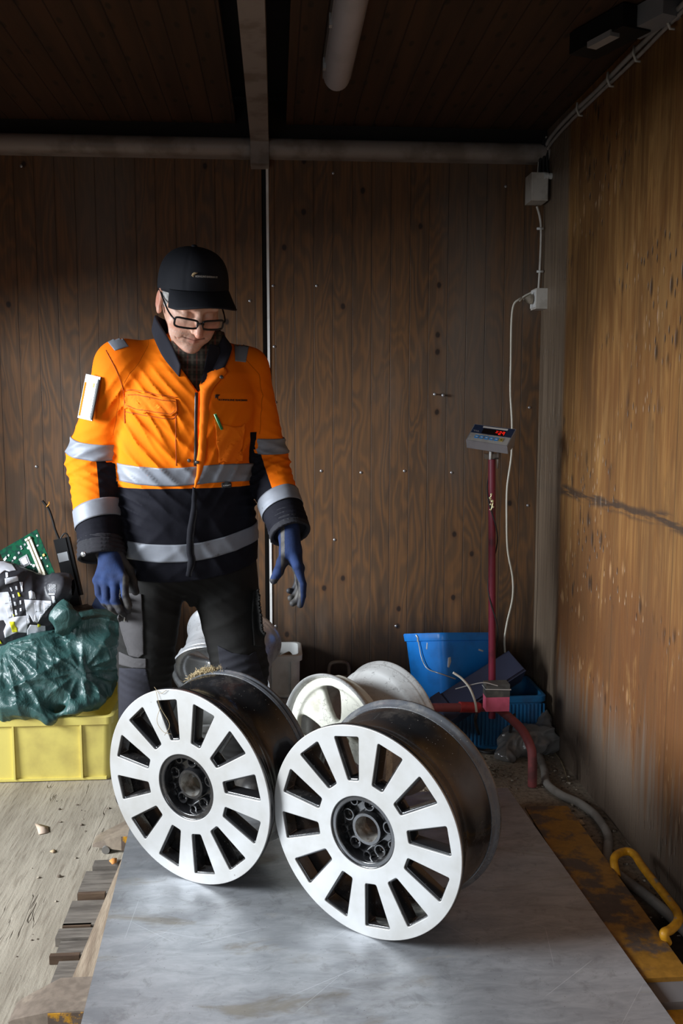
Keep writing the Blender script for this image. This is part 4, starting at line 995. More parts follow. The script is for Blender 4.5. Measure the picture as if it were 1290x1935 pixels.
def digit(s, segs):
    w_, t0, t1 = .055, .54, .74; tm = (t0+t1)/2; th = .03; hh = .0016
    S = {'a': (s, s+w_, t1-th, t1), 'g': (s, s+w_, tm-th/2, tm+th/2), 'd': (s, s+w_, t0, t0+th), 'f': (s, s+.012, tm, t1), 'b': (s+w_-.012, s+w_, tm, t1), 'e': (s, s+.012, t0, tm), 'c': (s+w_-.012, s+w_, t0, tm)}
    for k in segs:
        q = S[k]; ppatch('digit_segment', *q, hh, REDm, .0003)
digit(.575, 'ag'); digit(.655, 'abged'); digit(.735, 'abcfg')
for (body, s, t, sz) in (('CAS', .07, .55, .011), ):
    me = text_mesh('YYA', .010, frame(pp(s, t, .0009), ux, nrm), .0002); link_mesh('panel_lettering', me, GRL, ind, False)
V, F = tube_vf([pt0+Vector((-.007, -.006, .0)), pt0+Vector((-.007, -.008, .026))], .0045, 12); mesh('plug', V, F, WHP, ind)
V, F = tube_vf([pt0+Vector((.016, -.016, -.03)), pt0+Vector((.018, -.016, .024))], [.003, .006], 12); mesh('plug', V, F, IR, ind)
box('bracket', (pt0.x-.022, 3.062, pt0.z+.002), (pt0.x+.026, 3.095, pt0.z+.018), IR, ind, .003)
# ================================================================== electrics on the right wall
CREAMP = M('cream_plastic', (.62, .58, .52), (.5, .46, .40), 20, rough=.45); CAB = M('grey_cable', (.34, .31, .29), (.27, .25, .23), 20, rough=.5); WCAB = M('white_cable', (.70, .67, .58), (.6, .56, .46), 9, rough=.45)
zc = 2.212
pth = [(XR-.012, 3.455, 2.17), (XR-.010, 3.40, 2.200), (XR-.010, 3.2, zc), (XR-.010, 2.9, zc-.004), (XR-.010, 2.6, zc+.002), (XR-.010, 2.3, zc), (XR-.010, 1.6, zc), (XR-.010, .4, zc)]
cb = thing('cable_run', (XR-.01, 2.3, 2.19), 'pair of grey cables clipped along the top of the right wall', 'cable')
tube('cable', pth, .0075, CAB, cb, 10, 8); tube('cable', [(x+.002, y, z-.017+.004*math.sin(9*y)) for x, y, z in pth], .0055, CAB, cb, 10, 8)
for y in (3.07, 2.79, 2.59, 2.37, 2.1, 1.8):
    V, F = tube_vf([(XR-.019, y, zc+.010), (XR-.021, y, zc-.010), (XR-.012, y, zc-.030), (XR, y, zc-.03)], .0035, 8); mesh('cable_clip', V, F, CREAMP, cb, True)
jx = thing('junction_box', (XR-.04, 3.44, 1.975), 'grey square junction box in the upper right corner with black cables', 'junction box')
a = Vector(at(1002, 345, 3.42)); 
box('box_body', (at(1003, 388, 3.40)[0], 3.40, 1.985), (XR-.012, 3.485, 2.083), CREAMP, jx, .004); box('box_lid', (at(1003, 388, 3.40)[0]+.003, 3.394, 1.988), (XR-.016, 3.400, 2.080), CREAMP, jx, .002)
for k in range(3):
    V, F = lathe_vf([(.0001, .002), (.009, .002), (.011, 0)], 18, frame((XR-.0118+.0, 3.445, 2.003+k*.028), (0, 1, 0), (1, 0, 0))); mesh('cable_entry', V, F, GREYT, jx)
for dx, pts in enumerate((((1027, 265), (1021, 295), (1019, 335)), ((1031, 262), (1027, 300), (1026, 335)), ((1036, 262), (1033, 300), (1035, 325), (1044, 335)))):
    tube('black_cable', [at(x, y, 3.44-.004*dx) for x, y in pts], .0055, BLKR, jx)
tube('white_cable', [at(x, y, 3.455) for x, y in ((1032, 258), (1020, 290), (1015, 335))], .003, WCAB, jx)
gl = at(1046, 338, 3.44); V, F = lathe_vf([(.006, 0), (.013, 0), (.013, .006), (.010, .007), (.010, .010), (.012, .011), (.012, .016), (.009, .018), (.009, .022), (.011, .023), (.011, .03), (.0001, .03)], 20, frame((XR-.03, 3.40, gl[2]), (0, 1, 0), (1, 0, 0))); g_ = mesh('cable_gland', V, F, WHP, jx, True, 40)
dc_ = tube('down_cable', [at(x, y, 3.47) for x, y in ((1014, 390), (1020, 412), (1022, 440), (1020, 500), (1017, 550))], .0042, CREAMP); tag(dc_, 'short cream cable running from the junction box down to the socket', 'cable')
for py in (432, 513):
    V, F = tube_vf([at(1014, py, 3.462), at(1026, py, 3.462)], .0045, 8); mesh('cable_clip', V, F, WHP, dc_)
so = thing('wall_socket', (XR-.03, 3.45, 1.60), 'cream surface-mounted power socket on the right wall near the corner', 'socket')
box('socket_body', (XR-.042, 3.415, 1.602), (XR, 3.487, 1.676), CREAMP, so, .005, seg=3); box('socket_rim', (XR-.046, 3.420, 1.608), (XR-.040, 3.482, 1.670), WHP, so, .003)
pg = thing('power_plug', (XR-.06, 3.44, 1.64), 'dirty cream plug in the wall socket with a white cable hanging to the floor', 'plug')
V, F = lathe_vf([(.0001, 0), (.008, 0), (.010, .006), (.017, .018), (.0185, .024), (.0185, .032), (.0001, .034)], 24, frame((XR-.082, 3.44, 1.642), (0, 1, 0), (1, 0, -.12))); mesh('plug_body', V, F, M('dirty_cream', (.36, .31, .24), (.25, .21, .16), 30, rough=.5), pg, True, 40)
tube('cable', [(XR-.082, 3.44, 1.645)]+[at(x, y, 3.42) for x, y in ((980, 566), (970, 577), (966, 610), (965, 680), (964, 740), (967, 800), (966, 860), (958, 920), (957, 980), (959, 1040), (968, 1090), (968, 1130), (958, 1175), (953, 1207))]+[Vector((.875, 3.44, .30))], .0038, WCAB, pg, 10, 8)
tube('loose_cable_loop', [at(x, y, 3.43) for x, y in ((981, 569), (990, 560), (1003, 553))], .0034, WCAB, pg)
# ================================================================== ceiling things
LENS = M('milky_lens', (.50, .47, .50), (.44, .42, .44), 6, rough=.35)
lampx = .187
lt = thing('ceiling_light', (lampx, 2.3, 2.19), 'unlit long milky fluorescent batten light under the ceiling', 'ceiling light')
sec = [(math.cos(a)*.040, -math.sin(a)*.040) for a in np.linspace(0, math.pi, 15)]
ys = [.9]+list(np.linspace(1.0, 2.85, 8))+[2.85+.045*math.sin(t) for t in np.linspace(.2, 1.5, 7)]
V = []; F = []
for y in ys:
    s = 1.0 if y <= 2.85 else math.sqrt(max(0.004, 1-((y-2.85)/.0455)**2))
    for (a, b) in sec: V.append((lampx+a*s, y, 2.215+b*s*1.1))
n = len(sec)
for i in range(len(ys)-1):
    for k in range(n-1): F.append((i*n+k, i*n+k+1, (i+1)*n+k+1, (i+1)*n+k))
F.append(tuple(range((len(ys)-1)*n, len(ys)*n))); mesh('lens', V, F, LENS, lt, True, 60)
box('lamp_base', (lampx-.042, .9, 2.21), (lampx+.042, 2.87, 2.249), M('lamp_base_grey', (.22, .20, .20), rough=.5), lt, .006)
for y in (1.5, 2.0, 2.45, 2.75): box('lens_clip', (lampx-.046, y-.01, 2.195), (lampx-.038, y+.01, 2.225), TIN, lt, .001)
vb = thing('camera_unit', (.89, 2.45, 2.2), 'black tapered device with a pale grey housing fixed to the ceiling by the right wall', 'ceiling device')
Mv = frame((.875, 2.50, 2.225), (.35, -.94, 0), (0, 0, -1))
box('dark_body', (-.10, -.045, -.02), (.11, .045, .035), BLK, vb, .018, Mv, seg=4); box('pale_housing', (.05, -.065, -.022), (.20, .0, .03), M('pale_housing', (.25, .25, .26), rough=.4), vb, .015, Mv, seg=3); box('clear_cover', (-.02, .02, .03), (.07, .05, .045), TIN, vb, .004, Mv)
# ================================================================== hose, wires and litter on the floor
HOS = M('dusty_hose', (.24, .22, .195), (.16, .14, .12), 12, rough=.8, bump=.2)
o = tube('corrugated_hose', [atz(x, y, .014) for x, y in ((1010, 1412), (1027, 1450), (1033, 1480), (1060, 1502), (1095, 1518), (1128, 1545), (1148, 1580), (1147, 1612), (1152, 1640))]+[Vector((.93, 2.15, .014)), Vector((.955, 2.0, .014)), Vector((.97, 1.8, .014))], .0135, HOS, None, 14, 8); tag(o, 'dusty grey flexible hose snaking over the floor along the right wall', 'hose')
o = tube('white_wire', [at(x, y, 2.98) for x, y in ((856, 1271), (872, 1282), (887, 1300), (897, 1325), (900, 1345))], .004, WCAB, None, 8, 6); tag(o, 'bent pale wire sticking up beside the pink box', 'wire')
o = tube('grey_wire', [at(x, y, 2.985) for x, y in ((860, 1302), (890, 1294), (915, 1290), (940, 1296))], .0018, WIRE, None, 6, 4); tag(o, 'thin grey wire running level in front of the pink box', 'wire')
o = tube('black_cable_bundle', [at(900, 1348, 3.0), at(898, 1365, 3.0), atz(905, 1395, .012), atz(893, 1400, .010), atz(905, 1418, .010), atz(935, 1420, .010), atz(958, 1395, .012), at(966, 1372, 3.02), at(972, 1350, 3.05)], .0055, BLKR, None, 8, 8); tag(o, 'black cable looping on the floor below the pink box', 'cable')
for i, pts in enumerate([[(905, 1360), (915, 1380), (935, 1400), (925, 1415), (900, 1412)], [(945, 1352), (938, 1378), (950, 1398), (930, 1408), (912, 1398)], [(890, 1380), (905, 1405), (930, 1398), (948, 1412)]]):
    o = tube('thin_wire', [atz(x, y, .004+.01*(1410-y > 30)+.03*max(0, (1385-y))/30) for x, y in pts], .0018, GREYT, None, 6, 8)
    tag(o, ['thin dark wire curling below the pink box, leftmost loop', 'thin dark wire hanging from the pink box to the floor', 'thin dark wire lying flat nearest the camera in the tangle'][i], 'wire')
o = tube('straw', [atz(x, y, .003) for x, y in ((1035, 1412), (1050, 1425), (1063, 1445), (1073, 1478))], .0016, GR, None, 6, 6); tag(o, 'long thin dry straw on the floor right of the hose', 'straw')
CH = M('wood_chip', (.60, .44, .26), (.45, .32, .2), 30, rough=.8)
def leaf(name, P, z, mat, label, cat, curl=.003):
    q = [atz(x, y, z) for x, y in P]; c = sum(q)/len(q); V = [c+np.array([0, 0, curl])]+q; n = len(q)
    F = [(0, 1+i, 1+(i+1) % n) for i in range(n)]; o = mesh(name, V, F, mat, None, True); md = o.modifiers.new('t', 'SOLIDIFY'); md.thickness = .0012; return tag(o, label, cat)
leaf('paper_scrap', [(66, 1557), (75, 1558), (91, 1562), (92, 1572), (84, 1575), (73, 1577), (71, 1568)], .002, M('peach_paper', (.62, .47, .36), rough=.7), 'torn peach coloured scrap lying on the floor left of the rims', 'paper scrap', .005)
leaf('dry_leaf', [(94, 1609), (103, 1605), (105, 1610), (99, 1612)], .002, CH, 'tiny dry leaf on the floor below the peach scrap', 'leaf')
leaf('dry_leaf', [(206, 1627), (213, 1622), (221, 1622), (220, 1630), (212, 1634)], .030, M('orange_leaf', (.62, .25, .06), rough=.7), 'small orange leaf on the pallet plank beside the steel plate', 'leaf')
leaf('wood_chip', [(1090, 1549), (1099, 1550), (1105, 1558), (1096, 1559)], .003, CH, 'pale wood chip on the floor beside the yellow beam', 'wood chip', .008)
parts = []
for i in range(620):
    k = rng.random()
    if k < .42: x, y = rng.uniform(.30, .98), rng.uniform(2.85, 3.15)
    elif k < .75: x, y = .985-abs(rng.normal())*.05, rng.uniform(2.0, 3.1)
    elif k < .88: x, y = rng.normal()*.05+.68, 3.0+rng.normal()*.05
    else: x, y = -.50+rng.normal()*.10, rng.uniform(1.7, 2.9)
    s = abs(rng.normal())*.0022+.0009
    if x > .99 or (y < 2.76 and -.56 < x < .875): continue
    v, f = ball_vf((x, y, s*.5), s, 5, 3, (1+rng.random(), 1, .6)); parts.append((v, f))
V, F = merge_vf(parts); o = mesh('dirt_crumbs', V, F, M('crumbs', (.12, .09, .065), (.42, .36, .28), 90, .5, .6, rough=.9)); tag(o, 'loose dirt crumbs and chips scattered on the floor by the right wall', 'dirt', kind='stuff')
parts = []
for i in range(120):
    x, y = rng.normal()*.045+.70, 3.0+rng.normal()*.035; a = rng.random()*6.28; l = rng.uniform(.008, .03)
    parts.append(tube_vf([(x, y, .003+rng.random()*.01), (x+l*math.cos(a), y+l*math.sin(a), .003+rng.random()*.015)], .0008, 4))
V, F = merge_vf(parts); o = mesh('dead_leaves_litter', V, F, M('litter', (.13, .11, .08), (.3, .25, .17), 60, rough=.9)); tag(o, 'heap of dead twigs and weeds below the pink box', 'litter', kind='stuff')
# ================================================================== the man
ROOT = Vector((-.25, 2.88, 0))
man = thing('person', ROOT, 'man in orange and black work jacket looking down at the rims, gloved hands hanging', 'person')
psi = .24; TU = np.array([math.cos(psi), math.sin(psi), 0]); TF = np.array([math.sin(psi), -math.cos(psi), 0]); TO = np.array([-.272, 2.835, 0])
def tw(l, f, z): return TO+TU*l+TF*f+np.array([0, 0, z])
PR = np.array([ # z, lateral, forward, half width, half depth
 [.68, .000, .000, .212, .152], [.76, .000, .003, .214, .154], [.86, .000, .008, .208, .152], [.98, -.002, .018, .203, .150], [1.10, -.004, .032, .200, .150],
 [1.20, .000, .045, .200, .150], [1.28, .004, .052, .198, .142], [1.34, .008, .052, .180, .125], [1.385, .012, .050, .140, .105], [1.42, .016, .055, .095, .088], [1.46, .02, .062, .070, .075]])
def s_torso(x, y, z, grow=0.0):
    rx, ry = x-TO[0], y-TO[1]; l = rx*TU[0]+ry*TU[1]; f = rx*TF[0]+ry*TF[1]
    zz = PR[:, 0]; I = lambda c: np.interp(z, zz, PR[:, c])
    a, b = I(3)+grow, I(4)+grow
    q = (np.abs((l-I(1))/a)**2.35+np.abs((f-I(2))/b)**2.35)**(1/2.35)
    return (q-1)*np.minimum(a, b)*.96
# arms: shoulder, elbow, wrist
A1 = [tw(-.185, .050, 1.355), at(178, 872, 2.80), at(190, 1032, 2.69)]
A2 = [tw(.175, .035, 1.352), at(500, 868, 2.86), at(543, 992, 2.70)]
R1 = [.080, .077, .071, .066]; R2 = [.074, .068, .064, .062]
def s_arm(x, y, z, A, R, g=0.0):
    d = s_cap(x, y, z, A[0], A[1], R[0]+g, R[1]+g)
    return smin(d, s_cap(x, y, z, A[1], A[2], R[1]+g-.002, R[3]+g), .03)
HEMZ = lambda x, y: .738+.0*x
def fold(x, y, z, p, n, amp, wl, rad, ph=0, warp=.5):
    """cloth folds: waves along n, fading with distance from p"""
    u = (x-p[0])*n[0]+(y-p[1])*n[1]+(z-p[2])*n[2]
    r2 = (x-p[0])**2+(y-p[1])**2+(z-p[2])**2
    s = np.sin(2*math.pi*u/wl+ph+warp*wav(x, y, z, int(abs(ph*10))+3, 16, 3)*2)
    return -amp*(1-np.abs(s))**1.5*np.exp(-r2/(rad*rad))*1.6+amp*.5*np.exp(-r2/(rad*rad))
def jwr(x, y, z, which):
    d = .0035*wav(x, y, z, 91, 21, 4)+.0016*wav(x, y, z, 92, 47, 4)
    if which in (0, 1):
        A = (A1, A2)[which]; e = A[1]; ax = np.array(A[2])-np.array(A[1]); ax = ax/np.linalg.norm(ax)
        sg = -1 if which == 0 else 1
        n1 = np.array([.35*sg, .1, .94]); n2 = np.array([-.45*sg, .2, .88])
        d = d+fold(x, y, z, e, n1, .009, .060, .085, 1)+fold(x, y, z, e+ax*.06, n2, .007, .045, .07, 2)+fold(x, y, z, np.array(A[0])+np.array([.03*sg*-1, -.03, -.08]), np.array([.75*sg, 0, .66]), .007, .06, .08, 3)
        d = d+fold(x, y, z, np.array(A[2]), ax, .006, .032, .055, 4)
    else:
        d = d+fold(x, y, z, tw(-.13, .17, 1.24), np.array([.80, .1, .59]), .006, .065, .11, 5)+fold(x, y, z, tw(-.10, .17, 1.08), np.array([.72, 0, .69]), .006, .085, .12, 6)
        d = d+fold(x, y, z, tw(.12, .17, 1.10), np.array([-.88, 0, .47]), .006, .07, .11, 7)+fold(x, y, z, tw(.19, .05, 1.0), np.array([0, 0, 1.]), .007, .06, .09, 8)+fold(x, y, z, tw(-.19, .05, .95), np.array([.3, 0, .95]), .006, .06, .09, 9)
        d = d+fold(x, y, z, tw(.05, .15, .82), np.array([.75, 0, .6]), .003, .14, .12, 10)+fold(x, y, z, tw(-.15, .15, .80), np.array([-.6, 0, .8]), .003, .12, .10, 11)
        d = d+fold(x, y, z, tw(-.03, .10, 1.37), np.array([.2, .2, .95]), .005, .05, .06, 12)
    return d
def wrapd(f, which):
    def g(x, y, z):
        d = f(x, y, z); m = np.abs(d) < .03; d = np.array(d, dtype=np.float64); d[m] += jwr(x[m], y[m], z[m], which); return d
    return g
torso_w = wrapd(lambda x, y, z: s_torso(x, y, z), 2)
arm_w = [wrapd(lambda x, y, z, A=A, R=R: s_arm(x, y, z, A, R), i) for i, (A, R) in enumerate(((A1, R1), (A2, R2)))]
# neck opening: front V and collar hole
ZB = at(374, 742, 2.66)      # bottom of the V
def vee(x, y, z):
    rx, ry = x-TO[0], y-TO[1]; l = rx*TU[0]+ry*TU[1]; f = rx*TF[0]+ry*TF[1]
    lz = (ZB[0]-TO[0])*TU[0]+(ZB[1]-TO[1])*TU[1]
    cl = lz-.004*(z-ZB[2])*0
    d = np.abs(l-cl-(z-ZB[2])*.06)-(z-ZB[2])*.70
    d = np.maximum(d, -(f-.03))
    nk = tw(.035, .075, 0); hole = np.sqrt((x-nk[0])**2+(y-nk[1])**2)-.070; hole = np.maximum(hole, 1.36-z)
    return np.minimum(d, hole)
def cuff(d, x, y, z, A, ext=.030):
    ax = np.array(A[2])-np.array(A[1]); ax = ax/np.linalg.norm(ax); e = np.array(A[2])+ax*ext
    return smax(d, (x-e[0])*ax[0]+(y-e[1])*ax[1]+(z-e[2])*ax[2], .004)
def jacket_f(x, y, z):
    t = torso_w(x, y, z)
    l_ = (x-TO[0])*TU[0]+(y-TO[1])*TU[1]; t = smax(t, .740+.020*(l_/.2)**2+.016*(l_/.2)-z, .004)
    sh = smin(s_cap(x, y, z, tw(-.06, .045, 1.40), A1[0], .045, .076), s_cap(x, y, z, tw(.075, .045, 1.40), A2[0], .045, .070), .02)
    d = smin(t, sh, .045)
    d = smin(d, cuff(arm_w[0](x, y, z), x, y, z, A1), .022)
    d = smin(d, cuff(arm_w[1](x, y, z), x, y, z, A2, .022), .022)
    return smax(d, -vee(x, y, z), .006)
lo = (-.70, 2.52, .72); hi = (.16, 3.06, 1.50)
V, F = sdf_mesh(jacket_f, lo, hi, .0045)
def fabric(name, c, c2=None, weave=900, rough=.85, bump=.25, sheen=.0):
    N = NT(name); P = N.pos(); f = N.noise(P, 9, 4); w_ = N.noise(P, weave, 2)
    a = N.mix(N.ramp(f, .35, .7), c, c2 or tuple(k*.8 for k in c)); N.bump(N.math('ADD', N.math('MULTIPLY', w_, .5), N.math('MULTIPLY', N.noise(P, 42, 4), 1.2)), bump, .0025)
    N.b.inputs['Sheen Weight'].default_value = sheen
    return N.out(a, rough, 0, .25)
ORANGE = (.96, .20, .004); NAVY = (.0065, .0065, .0105)
def jacket_mat():
    N = NT('work_jacket'); P = N.pos(); f = N.noise(P, 9, 4); w_ = N.noise(P, 900, 2)
    z = N.attr('zone'); k = N.ramp(z, -.0004, .0004, False)
    o_ = N.mix(N.ramp(f, .35, .7), ORANGE, (.90, .175, .004)); n_ = N.mix(N.ramp(f, .4, .7), NAVY, (.010, .010, .015))
    seam = N.ramp(N.math('ABSOLUTE', N.attr('seam')), .0016, .0006, False)
    a = N.mix(k, n_, o_); a = N.mix(N.math('MULTIPLY', seam, .55), a, N.mix(k, (.005, .005, .007), (.35, .06, .002)))
    h = N.math('ADD', N.math('MULTIPLY', w_, .4), N.math('MULTIPLY', N.noise(P, 42, 4), 1.1)); h = N.math('SUBTRACT', h, N.math('MULTIPLY', seam, 1.0))
    N.bump(h, .25, .003); return N.out(a, .8, 0, .12)
JM = jacket_mat()
jk = mesh('jacket', V, F, JM, man, True)
x, y, z = V[:, 0], V[:, 1], V[:, 2]
rx, ry = x-TO[0], y-TO[1]; tl = rx*TU[0]+ry*TU[1]; tf = rx*TF[0]+ry*TF[1]
dt = s_torso(x, y, z); da1 = s_arm(x, y, z, A1, R1); da2 = s_arm(x, y, z, A2, R2)
def along(x, y, z, a, b):
    a = np.array(a); b = np.array(b); ab = b-a; return ((x-a[0])*ab[0]+(y-a[1])*ab[1]+(z-a[2])*ab[2])/np.linalg.norm(ab)
ZH = at(365, 921, 2.70)[2]                                    # lower edge of the orange on the body
zt = z-(ZH+.0*tl)
side = np.where(tl > 0, .170-tl, .06)                                        # navy side panels below the armpit
zt = np.minimum(zt, np.maximum(side, (z-1.17)*.6))
# sleeves: navy from the lower tape downwards and a navy inner panel on the forearm
def sleeve_zone(A, x, y, z, inner):
    fa = along(x, y, z, A[1], A[2]); L = np.linalg.norm(np.array(A[2])-np.array(A[1]))
    low = (L-.075)-fa
    up = along(x, y, z, A[0], A[1]); Lu = np.linalg.norm(np.array(A[1])-np.array(A[0]))
    t = np.clip(fa/L, 0, 1); cx = A[1][0]+(A[2][0]-A[1][0])*t; inn = (x-cx)*inner      # >0 towards the body
    panel = np.where(up > Lu-.035, .018-inn-.0*z, .05)
    return np.minimum(low, panel)
z1 = sleeve_zone(A1, x, y, z, 1); z2 = sleeve_zone(A2, x, y, z, -1)
zone = np.where((da1 < dt) & (da1 < da2), z1, np.where((da2 < dt), z2, zt))
vattr(jk, 'zone', zone)
s1 = np.where((np.abs(da1-dt) < .08) & (z > 1.16) & (z < 1.44), da1-dt+.010, .05); s2 = np.where((np.abs(da2-dt) < .08) & (z > 1.16) & (z < 1.44), da2-dt+.010, .05)
yoke = np.where((np.abs(tl) > .09) & (tf > 0) & (z > 1.33), z-1.385+.30*(np.abs(tl)-.09), .05)
vattr(jk, 'seam', np.where(np.abs(s1) < np.abs(s2), s1, s2))
BJ = BVHTree.FromPolygons([tuple(v) for v in V], [tuple(int(i) for i in f) for f in F])
# ---------------- reflective tapes traced round the cloth
def tape_mat():
    N = NT('reflective_tape'); P = N.pos(); f = N.noise(P, 11, 4); a = N.mix(N.ramp(f, .3, .7), (.25, .265, .30), (.20, .215, .25))
    st = N.ramp(N.noise(P, 28, 5, .6), .62, .70); a = N.mix(N.math('MULTIPLY', N.math('MULTIPLY', st, N.ramp(N.noise(P, 6, 2), .52, .6)), .8), a, (.07, .065, .06))
    e = N.ramp(N.attr('edge'), .90, .93, False); a = N.mix(N.math('MULTIPLY', e, .35), a, (.15, .15, .16))
    N.bump(N.math('ADD', N.noise(P, 40, 4), N.math('MULTIPLY', N.noise(P, 700, 2), .3)), .3, .002); return N.out(a, .55, .1, .4)
TAPE = tape_mat()
def trace(f, O, D, r0=.0, r1=.26, n=60):
    """outermost zero crossing of f along rays"""
    t = np.linspace(r0, r1, n); P = O[:, None, :]+D[:, None, :]*t[None, :, None]
    v = f(P[..., 0], P[..., 1], P[..., 2]); ins = v < 0
    k = n-1-np.argmax(ins[:, ::-1], axis=1); k = np.clip(np.where(ins.any(1), k, 0), 0, n-2)
    i = np.arange(len(O)); v0, v1 = v[i, k], v[i, k+1]; tt = t[k]+(t[k+1]-t[k])*np.clip(v0/(v0-v1+1e-9), 0, 1)
    return O+D*tt[:, None], tt
def band(name, f, centres, dirs, mat, parent, off=.0018, closed=True, nw=9):
    """centres [nw][na][3], dirs same"""
    C_ = np.array(centres); D_ = np.array(dirs); nw, na = C_.shape[:2]
    P, t = trace(f, C_.reshape(-1, 3), D_.reshape(-1, 3)); P = P+D_.reshape(-1, 3)*off
    Fs = [(i*na+k, i*na+(k+1) % na, (i+1)*na+(k+1) % na, (i+1)*na+k) for i in range(nw-1) for k in range(na if closed else na-1)]
    o = mesh(name, P, Fs, mat, parent, True); md = o.modifiers.new('thickness', 'SOLIDIFY'); md.thickness = .0012; md.offset = 1
    e = np.abs(np.linspace(-1, 1, nw))[:, None].repeat(na, 1).ravel(); vattr(o, 'edge', e); return o
def torso_band(zf, width, phi0=0, phi1=2*math.pi, na=160, closed=True, off=.0018, mat=TAPE, name='reflective_tape'):
    ph = np.linspace(phi0, phi1, na, endpoint=not closed); cs = []; ds = []
    for s in np.linspace(-.5, .5, 11):
        zc_ = np.array([zf(p) for p in ph])+s*width
        c = np.array([tw(np.interp(q, PR[:, 0], PR[:, 1]), np.interp(q, PR[:, 0], PR[:, 2]), q) for q in zc_]); cs.append(c)
        ds.append(np.sin(ph)[:, None]*TU+np.cos(ph)[:, None]*TF)
    return band(name, torso_w, cs, ds, mat, jk, off, closed)
zA = (at(350, 880, 2.69)[2]+at(350, 915, 2.69)[2])/2; zB = (at(350, 1022, 2.70)[2]+at(350, 1060, 2.70)[2])/2
sideup = lambda p: (1-math.cos(p))*.5
torso_band(lambda p: zA+.010*sideup(p)+.004*math.sin(3*p), .052)
torso_band(lambda p: zB+.020*sideup(p)+.014*math.sin(p)**2+.014*math.sin(p)+.010*max(0, math.sin(p))**2, .052)
def sleeve_band(i, A, part, s0, width, tilt=(0, 0, 0), f=None, mat=TAPE, name='reflective_tape', off=.0018):
    a, b = (np.array(A[0]), np.array(A[1])) if part == 0 else (np.array(A[1]), np.array(A[2])); ax = (b-a)/np.linalg.norm(b-a)
    u = np.cross(ax, [0, 1, 0]); u = u/np.linalg.norm(u); v = np.cross(ax, u); ph = np.linspace(0, 2*math.pi, 72, endpoint=False); cs = []; ds = []
    for s in np.linspace(-.5, .5, 11):
        D = np.cos(ph)[:, None]*u+np.sin(ph)[:, None]*v; T = (D @ np.array(tilt))
        cs.append(a+ax*(s0+s*width+T)[:, None]); ds.append(D)
    return band(name, f or arm_w[i], cs, ds, mat, jk, off)
def sl(A, part, px, py, Y): a, b = (A[0], A[1]) if part == 0 else (A[1], A[2]); p = at(px, py, Y); return float(along(p[0], p[1], p[2], a, b))
sleeve_band(0, A1, 0, sl(A1, 0, 182, 840, 2.79), .050, (-.024, 0, 0)); sleeve_band(0, A1, 1, sl(A1, 1, 184, 975, 2.73), .052, (-.012, 0, 0))
sleeve_band(1, A2, 0, sl(A2, 0, 500, 838, 2.85), .048, (.020, 0, 0)); sleeve_band(1, A2, 1, sl(A2, 1, 528, 955, 2.75), .050, (-.006, 0, 0))
# turned-up looser cuffs
CUFFM = fabric('cuff_cloth', (.026, .025, .031), (.018, .018, .022))
def cuff_mesh(i, A, R, a0, a1, rad, m, wr):
    ax = np.array(A[2])-np.array(A[1]); ax = ax/np.linalg.norm(ax); w_ = np.array(A[2])
    def f(x, y, z):
        s = (x-w_[0])*ax[0]+(y-w_[1])*ax[1]+(z-w_[2])*ax[2]; r = np.sqrt(np.maximum((x-w_[0])**2+(y-w_[1])**2+(z-w_[2])**2-s*s, 0))
        th = wav(x, y, z, 55+i, 24, 3)*.004+fold(x, y, z, w_, ax, .005, .026, .08, 13+i)
        d = r-(rad+.06*s)+th
        d = smax(smax(d, a0-s, .006), s-a1, .005)
        return smax(d, -(r-(rad-.010)+np.where(s > a1-.03, 0, .02)), .003)
    V, F = sdf_mesh(f, w_-.12, w_+.12, .0035); return mesh('cuff', V, F, m, jk, True)
c1 = cuff_mesh(0, A1, R1, -.030, .036, .0655, CUFFM, 0); c2 = cuff_mesh(1, A2, R2, -.030, .034, .060, M('navy_cuff', (.008, .008, .013), rough=.85), 1)
SNAP = M('snap_metal', (.62, .62, .62), rough=.3, metal=.9); SNAPD = M('dark_snap', (.20, .19, .18), rough=.35, metal=.8)
def snap_on(bv, px, py, r, mat, parent, ringed=False):
    d = Vector(ray(px, py)).normalized(); h = bv.ray_cast(Vector(O0), d, 8)
    if h[0] is None: return
    nn = h[1] if h[1].dot(d) < 0 else -h[1]
    prof = [(.0001, r*.5), (r*.45, r*.45), (r*.6, r*.30), (r*.8, r*.42), (r, r*.2), (r, 0)]
    V, F = lathe_vf(prof, 20, frame(h[0]+nn*.002, (1, 0, .01), nn)); mesh('snap_button', V, F, mat, parent)
snap_on(bvh_of(c1), 158, 1047, .0072, SNAP, jk)
for px, py in ((357, 870), ): snap_on(BJ, px, py, .0055, SNAPD, jk)
